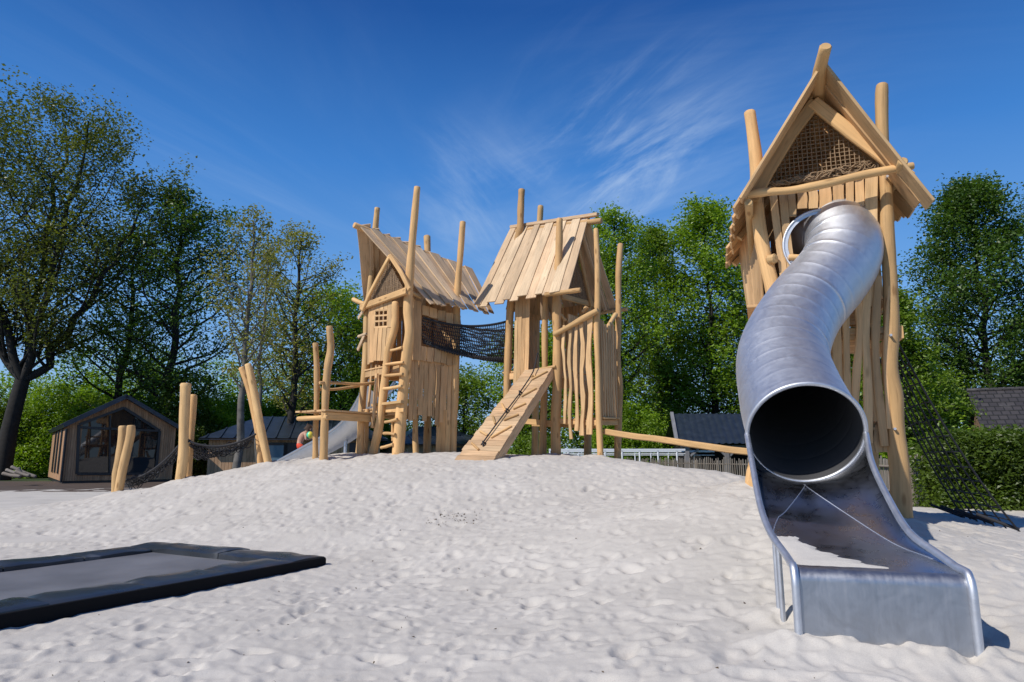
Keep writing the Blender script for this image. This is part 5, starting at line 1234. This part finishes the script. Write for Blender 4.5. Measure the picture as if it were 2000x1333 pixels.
def skeleton(spec, seed):
    """returns list of limbs (points, radii) and leaf tips, tree standing at the origin"""
    r_ = random.Random(seed); limbs = []; tips = []
    Ht, base, rad_ = spec['H'], spec['base'], spec['R']
    def prof(h):   # crown half width at relative height
        x = (h-base)/(1-base)
        if x < 0: return .0
        k = spec.get('shape', 'oval')
        if k == 'oval': return math.sin(math.pi*min(1, .12+x*.86))**.75
        if k == 'cone': return (1-x)**.75*min(1, .45+x*3)
        if k == 'col': return min(1, .55+x*1.2)*(1-x**3.2)**.8
        return 1
    def grow(p, d, ln, r0, lev, gen):
        n = 6 if lev < 2 else 4; pts = [p]; rs = [r0]; q = p
        for i in range(n):
            d = (d+V((r_.gauss(0, .13), r_.gauss(0, .13), r_.gauss(.05, .09)))*(1.0 if lev else .35)).normalized(); q = q+d*(ln/n); pts.append(q); rs.append(r0*(1-.78*(i+1)/n))
        limbs.append((pts, rs, lev))
        if lev >= gen: tips.extend(pts[1:]); return
        k = spec.get('kids', 6)
        for j in range(k):
            f = .22+.76*(j+r_.random()*.7)/k; i = min(n-1, int(f*n)); s_ = pts[i].lerp(pts[i+1], f*n-i)
            a = V((r_.gauss(0, 1), r_.gauss(0, 1), r_.gauss(.15, .7))); a = (a-d*a.dot(d)).normalized()
            dd = (d*.75+a*.85).normalized(); grow(s_, dd, ln*(.62-.25*f)*r_.uniform(.8, 1.2), rs[i]*.55, lev+1, gen)
        if lev >= gen-1: tips.extend(pts[3:])
    leaders = spec.get('leaders', [(0, 0, 1.0)])
    fork = spec.get('fork', 0.0); tr_ = spec['r']
    fp = V((0, 0, Ht*fork))
    if fork: 
        lean = spec.get('lean', 0); pts = [V((0, 0, -.3)), V((lean*.3, 0, fp.z*.5)), V((lean, 0, fp.z))]; fp = pts[-1]
        limbs.append((pts, [tr_*1.25, tr_*1.0, tr_*.9], 0))
    for lx, ly, hs in leaders:
        n = 12; pts = []; rs = []
        top = V((lx*rad_, ly*rad_, Ht*hs)); z_0 = fp.z if fork else -.2
        for i in range(n+1):
            f = i/n; bend = f**(.75 if fork else 1); pts.append(V((fp.x+(top.x-fp.x)*bend+r_.gauss(0, .02)*rad_*min(1, i), fp.y+(top.y-fp.y)*bend+r_.gauss(0, .02)*rad_*min(1, i), z_0+(top.z-z_0)*f)))
            rs.append((tr_*(.55 if len(leaders) > 1 else 1.0))*(1-.93*f)**.85+.012)
        limbs.append((pts, rs, 0)); tips.append(pts[-1]); tips.append(pts[-2])
        nb = spec.get('branches', 30); nb = int(nb/len(leaders)**.5) if len(leaders) > 1 else nb
        for j in range(nb):
            h = base+(1-base)*(j+r_.random())/nb*.97; h = h*hs
            f = (h*Ht-z_0)/(top.z-z_0)
            if f <= 0.02 or f >= 1: continue
            i = min(n-1, int(f*n)); s_ = pts[i].lerp(pts[i+1], f*n-i); az = j*2.4+r_.uniform(-.5, .5); wdt = prof(h/hs)*rad_*r_.uniform(.72, 1.12)*(.72 if len(leaders) > 1 else 1)
            rise = spec.get('rise', .5)*r_.uniform(.6, 1.4)
            dd = V((math.cos(az), math.sin(az), rise)).normalized()
            if wdt > .3: grow(s_, dd, wdt*1.05, max(.018, rs[i]*.42), 1, spec.get('gen', 2))
    return limbs, tips
TREE_N = 0
def limb_mesh(limbs, n0=9, minr=.0):
    mb = MB()
    for pts, rs, lev in limbs:
        if max(rs) < minr: continue
        mb.tube(crom(pts, 2) if lev == 0 else pts, lint(rs, 2) if lev == 0 else rs, n0 if lev == 0 else (5 if lev == 1 else 3), cap=False)
    return mb
def tree(name, x, y, z, spec, label, cat='tree', group=None, leaf='mid', bark=None, seed=1, per=9, spread=.28, size=.15, rot=0):
    t = thing(name, (x, y, z), label, cat, group); t.rotation_euler = (0, 0, rot)
    limbs, tips = skeleton(spec, seed)
    off = OFF[t.name]; OFF[t.name] = V((0, 0, 0))
    limb_mesh(limbs).build('trunk', bark or BARK, t)
    v, f, c = leaves(tips, per, spread, size, seed); npmesh('crown', v, f, LF[leaf], smooth=False, parent=t, col=c)
    OFF[t.name] = off
    return t
def TX(u, Y): return P(u, 880, Y).x
GZ = -.05
big = dict(H=18.2, base=.28, R=7.7, r=.34, fork=.25, lean=.45, leaders=[(-.62, .1, .80), (-.30, -.2, .93), (-.02, .2, 1.0), (.35, -.1, .93), (.66, .1, .74)], branches=38, kids=7, gen=2, rise=.75)
tree('broad_tree', TX(8, 31.5), 31.5, GZ, big, 'large spreading tree with a dark forked trunk and thin olive leaves at the left edge', leaf='olive', seed=3, per=18, spread=.33, size=.16)
tree('broad_tree', TX(318, 34), 34, GZ, dict(H=14.3, base=.16, R=4.3, r=.26, branches=40, kids=6, gen=2, rise=.55, shape='oval'), 'dark green full crowned tree right behind the glass fronted cabin', leaf='deep', seed=11, per=15, spread=.34, size=.17)
tree('broad_tree', TX(225, 36), 36, GZ, dict(H=13.0, base=.12, R=4.2, r=.24, branches=36, kids=6, gen=2, rise=.5), 'mid green tree filling the gap between the large forked tree and the dark one', leaf='mid', seed=12, per=13, spread=.36, size=.18)
tree('slender_tree', TX(466, 24), 24, GZ, dict(H=9.6, base=.30, R=2.3, r=.14, branches=24, kids=4, gen=2, rise=1.1, shape='oval'), 'slender grey barked tree with sparse pale leaves rising beside the leaning posts', leaf='pale', bark=BARKL, seed=21, per=7, spread=.17, size=.12)
tree('slender_tree', TX(500, 27), 27, GZ, dict(H=9.3, base=.34, R=2.0, r=.09, branches=18, kids=4, gen=2, rise=1.1, shape='oval'), 'thin crooked tree with few leaves just right of the slender grey barked tree', leaf='pale', bark=BARKL, seed=22, per=7, spread=.16, size=.12)
tree('slender_tree', TX(566, 32), 32, GZ, dict(H=11.6, base=.22, R=3.0, r=.20, branches=34, kids=5, gen=2, rise=.9, shape='oval'), 'tall airy yellow green tree behind the long low cabin', leaf='pale', seed=23, per=8, spread=.24, size=.14)
tree('broad_tree', TX(632, 38), 38, GZ, dict(H=10.2, base=.12, R=4.0, r=.24, branches=36, kids=6, gen=2, rise=.5), 'bright green rounded tree behind the two platform posts', leaf='bright', seed=24, per=12, spread=.34, size=.19)
tree('broad_tree', TX(690, 40), 40, GZ, dict(H=8.8, base=.10, R=3.6, r=.2, branches=30, kids=6, gen=2, rise=.5), 'lower bright green tree half hidden by the ladder tower', leaf='mid', seed=25, per=12, spread=.34, size=.19)
tree('broad_tree', TX(905, 42), 42, GZ, dict(H=5.6, base=.10, R=2.6, r=.16, branches=26, kids=5, gen=2, rise=.5), 'small green tree low between the two plank roofed towers', leaf='mid', seed=26, per=10, spread=.3, size=.19)
tree('broad_tree', TX(850, 46), 46, GZ, dict(H=6.8, base=.10, R=3.6, r=.16, branches=26, kids=5, gen=2, rise=.5), 'green tree seen between the legs of the ladder tower', leaf='mid', seed=46, per=10, spread=.3, size=.2)
def colt(u, Y, Hh, Rr, lf, sd_, label, per=13, shape='col', base=.06, size=.19, sp=.32, br=52):
    tree('tall_tree', TX(u, Y), Y, GZ, dict(H=Hh, base=base, R=Rr, r=.24, branches=br, kids=6, gen=2, rise=.55, shape=shape), label, leaf=lf, seed=sd_, per=per, spread=sp, size=size, group='tall green trees behind the playground')
colt(1215, 40, 15.9, 3.5, 'bright', 31, 'tall narrow bright green tree just right of the middle tower')
colt(1150, 40, 13.6, 3.0, 'bright', 37, 'bright green tree partly covered by the plank roof of the middle tower')
colt(1290, 47, 17.2, 3.1, 'mid', 32, 'narrow tree standing between the two tallest bright trees', size=.23, sp=.40, per=15)
colt(1400, 46, 18.6, 4.3, 'bright', 33, 'broad bright green tree above the open shed', shape='oval', size=.24, sp=.42, per=16)
colt(1035, 42, 8.4, 3.6, 'bright', 34, 'lower green tree seen through the open legs of the middle tower')
colt(1480, 47, 16.5, 4.0, 'mid', 38, 'green tree directly behind the left pole of the tall slide tower')
colt(1640, 30, 9.2, 3.0, 'mid', 39, 'green tree seen between the slats of the tall slide tower')
colt(1765, 21, 6.4, 1.9, 'mid', 35, 'wide branching tree with layered boughs right of the tall slide tower', shape='cone', size=.13, sp=.20, per=14, br=46)
colt(1822, 24, 3.9, 1.5, 'mid', 44, 'small round tree above the clipped hedge', shape='oval', size=.13, sp=.20, per=11, br=36)
colt(1952, 37, 16.4, 4.2, 'deep', 36, 'very tall dark green tree at the right edge above the tiled house', size=.20, sp=.38, per=22, br=70)
colt(2120, 38, 17.0, 4.8, 'deep', 45, 'dark green tree beyond the right edge, beside the tall one over the tiled house', size=.16, sp=.28, per=12)
# hanging bough between the towers
# bushes along the left and behind
def bush(u, Y, h, r, lf, sd_, label, per=22, size=.14, group='leafy bushes behind the sand'):
    t = thing('bush', (TX(u, Y), Y, GZ), label, 'bush', group); g = np.random.default_rng(sd_); n = int(260*r*h)
    th = g.uniform(0, 6.28, n); ph = np.arccos(g.uniform(-.1, 1, n)); rr = g.uniform(.55, 1.0, n)**.5*(1+.28*vnoise(th*1.3+9, ph*1.7, .6, sd_))
    tp_ = np.stack([np.cos(th)*np.sin(ph)*rr*r, np.sin(th)*np.sin(ph)*rr*r*.8, np.cos(ph)*rr*h], 1); tp_[:, 2] = np.abs(tp_[:, 2])
    OFF[t.name] = V((0, 0, 0)); mb = MB()
    for k in range(14): e = tp_[k*3 % n]; mb.tube([V((rnd(-.2, .2), rnd(-.2, .2), 0)), V(tuple(e*.5))+V((0, 0, .2)), V(tuple(e))], [.04, .025, .01], 4)
    mb.build('stems', BARK, t)
    v, f, c = leaves(tp_, per//2, .14, size, sd_+50, tint_scale=.8); npmesh('foliage', v, f, LF[lf], smooth=False, parent=t, col=c)
for q in [(35, 36, 3.2, 2.4, 'dark', 61, 'shady bush at the foot of the large forked tree'), (120, 37, 4.6, 3.2, 'bright', 62, 'tall green bush behind the left wall of the glass cabin'), (190, 40, 5.4, 3.0, 'bright', 63, 'yellow green thicket above the left slope of the cabin roof'),
          (345, 34, 4.2, 2.4, 'dark', 64, 'dark bush filling the gap right of the glass cabin'), (405, 36, 4.4, 2.6, 'bright', 65, 'green bush between the thick sawn post and the slender grey tree'), (470, 40, 4.2, 3.0, 'bright', 66, 'green bush above the left end of the long cabin roof'),
          (560, 42, 4.6, 3.4, 'bright', 67, 'light green bush above the middle of the long cabin roof'), (-60, 35.5, 4.2, 3.0, 'dark', 68, 'dark bush running out of the left edge'), (700, 44, 4.8, 3.2, 'bright', 69, 'light green bush above the steel slide'),
          (1040, 33.5, 2.0, 1.7, 'mid', 70, 'bush seen under the middle tower beside the ramp'), (1245, 38, 3.6, 2.6, 'bright', 71, 'bright bush above the left end of the white rail fence'), (1320, 44, 3.6, 3, 'mid', 72, 'green bush behind the ridge of the open shed'),
          (1700, 19, 2.0, 1.3, 'bright', 73, 'small bright bush behind the picket fence'), (1880, 20, 1.7, 1.2, 'bright', 74, 'light green shrub against the wall of the tiled house'), (1790, 18, 1.3, 1.0, 'mid', 75, 'low shrub between the picket fence and the hedge')]: bush(*q)
# clipped hedge
hg0 = P(1842, 990, 11.6); hg0.z = .10; hg1 = P(2150, 985, 10.2); hg1.z = .10
hedge = thing('hedge', tuple(hg0), 'clipped dark green hedge along the right edge of the sand below the tiled roof', 'hedge')
e = (hg1-hg0).normalized(); nn = V((-e.y, e.x, 0)); L_ = (hg1-hg0).length; g = np.random.default_rng(5); n = 3600
s_ = g.uniform(0, L_, n); q_ = g.uniform(0, 1, n); sel = g.random(n)
zz_ = np.where(sel < .6, g.uniform(.02, 1.10, n), 1.10+.06*g.normal(0, 1, n)); dd_ = np.where(sel < .6, .04*g.normal(0, 1, n), q_*1.3)
zz_ = zz_*(1+.05*vnoise(s_, q_, .9, 4)) ; bul = .14*vnoise(s_, zz_*1.3, .6, 8)
tp_ = np.stack([hg0.x+e.x*s_+nn.x*(dd_+bul), hg0.y+e.y*s_+nn.y*(dd_+bul), zz_+.1], 1)
n2_ = 500; tp2 = np.stack([hg0.x+nn.x*g.uniform(0, 1.3, n2_)+.05*g.normal(0, 1, n2_), hg0.y+nn.y*g.uniform(0, 1.3, n2_), g.uniform(0, 1.10, n2_)+.1], 1)
OFF[hedge.name] = V(hg0)
v, f, c = leaves(np.concatenate([tp_, tp2])-np.array(hg0), 14, .085, .075, 77, tint_scale=.5); npmesh('foliage', v, f, LF['dark'], smooth=False, parent=hedge, col=c)
mb = MB(); c_ = hg0+e*L_/2+nn*.68+UP*.58; mb.box(c_, e*(L_/2-.1), nn*.5, UP*.56); mb.build('twigs', plain('hedge twigs', (.02, .022, .012), .9), hedge)
# woodland filling the distance: nobody could count these
g = np.random.default_rng(99); tp_ = []
def wood_belt(u0, u1, Y0, Y1, h0, h1, n, lf, sd_, label, lo=0.0):
    g = np.random.default_rng(sd_); u = g.uniform(u0, u1, n); Y = g.uniform(Y0, Y1, n)
    x = (u-1000)/F*Y/.99; top = h0+(h1-h0)*(u-u0)/(u1-u0); top = top*(1+.25*vnoise(x, Y*0, 5.5, sd_+2)+.12*vnoise(x, Y*0, 1.7, sd_+3)); z = lo+(top-lo)*g.uniform(0, 1, n)**.85
    bl = vnoise(x, z, 1.6, sd_+4); Y = Y-2.0*bl; tp_ = np.stack([x, Y, z], 1)
    dn_ = vnoise(x*1.0, z*1.2+50, 1.3, sd_+6); keep = (dn_ > -.55) | (z < top*.35); tp_ = tp_[keep]
    v, f, c = leaves(tp_, 12, .34, .21, sd_+9); o = npmesh('woodland', v, f, LF[lf], smooth=False, col=c); stuff(o, label, 'woodland')
wood_belt(-320, 330, 44, 56, 8.5, 9.0, 4200, 'bright', 201, 'green woodland behind the left cabin and the large forked tree')
wood_belt(300, 760, 48, 58, 9.0, 7.0, 3000, 'bright', 202, 'green woodland behind the long low cabin')
wood_belt(1060, 1500, 46, 56, 9.5, 11.0, 3200, 'dark', 203, 'shaded woodland behind the tall bright trees')
wood_belt(980, 1075, 52, 60, 4.0, 5.0, 300, 'mid', 205, 'low distant greenery between the towers')
wood_belt(1450, 2250, 40, 50, 7.5, 7.0, 3000, 'dark', 204, 'woodland behind the tall slide tower and the tiled house')
wood_belt(740, 980, 58, 66, 3.0, 3.5, 700, 'mid', 206, 'low distant greenery under the net bridge')

# ================================================================== child with a ball on the open slide
SKIN = plain('skin', (.50, .28, .19), .6); SHORTS = plain('red orange swim shorts', (.70, .07, .025), .7); HAIR = plain('brown hair', (.06, .032, .018), .8)
kid_o = P(588, 874, 16.75); kid = thing('person', tuple(kid_o), 'child in red orange swim shorts climbing up the steel slide with a ball', 'person')
def skinfig(name, pts, edges, mat, parent, sub=2):
    me = bpy.data.meshes.new(name); me.from_pydata([tuple(p-kid_o) for p, r_ in pts], edges, []); o = bpy.data.objects.new(name, me); C.objects.link(o); o.parent = parent; me.materials.append(mat)
    m_ = o.modifiers.new('skin', 'SKIN'); m_.use_smooth_shade = True
    if not me.skin_vertices: me.attributes.new('skin', 'FLOAT', 'POINT')
    for k, (p, r_) in enumerate(pts): me.skin_vertices[0].data[k].radius = (r_, r_)
    me.skin_vertices[0].data[0].use_root = True
    s2 = o.modifiers.new('sub', 'SUBSURF'); s2.levels = sub; s2.render_levels = sub; return o
def kp(u, v, d=0.0): return P(u, v, 16.75+d)
pts = []; edges = []
def ap_(p, r_, par=None):
    pts.append((p, r_)); 
    if par is not None: edges.append((par, len(pts)-1))
    return len(pts)-1
hip = ap_(kp(584, 870), .085); wst = ap_(kp(585, 863), .075, hip); chs = ap_(kp(590, 853), .092, wst); shc = ap_(kp(596, 847), .07, chs); nk = ap_(kp(599, 843.5), .04, shc); hd = ap_(kp(601, 840), .06, nk); hd2 = ap_(kp(604, 836), .075, hd); ap_(kp(605, 833), .045, hd2)
for sg in (-1, 1):
    sh_ = ap_(kp(597, 848.5, .11*sg), .04, shc); el = ap_(kp(597.5, 859, .15*sg), .028, sh_); wr_ = ap_(kp(605, 857.5, .07*sg), .019, el); pm = ap_(kp(608, 856, .06*sg), .024, wr_)
    for k in range(4): f1 = ap_(kp(610, 855.2+k*.7, .055*sg+.008*k), .008, pm); ap_(kp(611.3, 854.6+k*.8, .045*sg+.008*k), .007, f1)
    ap_(kp(608.6, 853.6, .03*sg), .008, pm)
    th_ = ap_(kp(586, 873, .07*sg), .07, hip); kn = ap_(kp(596, 876, .09*sg), .045, th_); an = ap_(kp(585, 883, .09*sg), .028, kn); ap_(kp(581, 886, .09*sg), .022, an)
skinfig('body', pts, edges, SKIN, kid)
sp_ = [(kp(583.6, 870.5), .098), (kp(585, 864.5), .088), (kp(586, 873, -.07), .082), (kp(593, 875.5, -.085), .066), (kp(586, 873, .07), .082), (kp(593, 875.5, .085), .066)]
skinfig('shorts', sp_, [(0, 1), (0, 2), (2, 3), (0, 4), (4, 5)], SHORTS, kid)
skinfig('hair', [(kp(602.6, 835.2), .074), (kp(600.8, 838.0), .060), (kp(604.4, 832.8), .050)], [(0, 1), (0, 2)], HAIR, kid)
bc = kp(605.5, 850, -.10)
m, nt, b = newmat('striped beach ball'); uv = N(nt, 'ShaderNodeUVMap'); sx = N(nt, 'ShaderNodeSeparateXYZ'); nt.links.new(uv.outputs[0], sx.inputs[0])
r_ = ramp(nt, sx.outputs[0], [(0, (.8, .15, .05)), (.17, (.75, .35, .05)), (.34, (.8, .8, .75)), (.55, (.08, .62, .42)), (.70, (.55, .78, .12)), (.80, (.88, .62, .06))]); 
for nn_ in nt.nodes:
    if nn_.type == 'VALTORGB': nn_.color_ramp.interpolation = 'CONSTANT'
nt.links.new(r_, b.inputs['Base Color']); b.inputs['Roughness'].default_value = .35
mb = MB(); nb_ = 24; RB_ = .085
gp = [[bc+V((math.cos(6.2832*i/nb_)*math.sin(math.pi*j/12), math.sin(6.2832*i/nb_)*math.sin(math.pi*j/12), math.cos(math.pi*j/12)))*RB_ for i in range(nb_)] for j in range(13)]
b0 = mb.add([q for row in gp for q in row])
for j in range(12):
    for i in range(nb_): mb.face((b0+j*nb_+i, b0+(j+1)*nb_+i, b0+(j+1)*nb_+(i+1) % nb_, b0+j*nb_+(i+1) % nb_), [((i+.5)/nb_, .5)]*4, .5, True)
tag(mb.build('ball', m), 'small ball in bright striped colours held by the child on the slide', 'ball')
# ------------------------------------------------------------------ crumbs of bark and soil lying on the sand
mb = MB(); DIRT = plain('bark crumbs', (.10, .07, .045), .9)
def surf(x, y):
    r__ = math.hypot(x, y+.6); a__ = math.atan2(x, y+.6); i_ = min(nr-1, max(0, int(round(math.log(r__)/.0042)))); j_ = int(np.argmin(np.abs(ang-a__))); return float(HH[i_, j_])
def crumb(x, y, sz):
    p = V((x, y, surf(x, y)+sz*.2)); q = [p+V((rnd(-1, 1), rnd(-1, 1), rnd(-.5, .8)))*sz for _ in range(4)]
    for f_ in ((0, 1, 2), (0, 1, 3), (1, 2, 3), (0, 2, 3)): mb.poly([q[k] for k in f_])
for _ in range(90):
    p = PZ(R.gauss(890, 32), R.gauss(1046, 4), .12); crumb(p.x, p.y, rnd(.005, .017))
for _ in range(230):
    p = PZ(rnd(100, 1900), 905+(R.random()**1.4)*420, .25 if True else 0); 
    if p.y < 14 and abs(p.x) < 9: crumb(p.x, p.y, rnd(.003, .009)*(1+p.y*.06))
stuff(mb.build('crumbs', DIRT), 'dark crumbs of bark and soil scattered on the pale sand', 'debris')

# small heap of split logs under the large tree
lp = thing('log_pile', (TX(45, 24), 24, 0.0), 'small heap of split branches lying at the foot of the large forked tree', 'logs')
for u0, v0, u1, v1, dY in [(12, 918, 48, 929, 0), (22, 912, 70, 932, .3), (30, 921, 58, 930, -.2), (5, 925, 40, 931, -.3), (36, 914, 44, 930, .1)]:
    logpart('branch', lp, [P(u0, v0, 24+dY), P((u0+u1)/2, (v0+v1)/2+1, 24+dY), P(u1, v1, 24+dY)], .06, mat=GREYW, n=7)
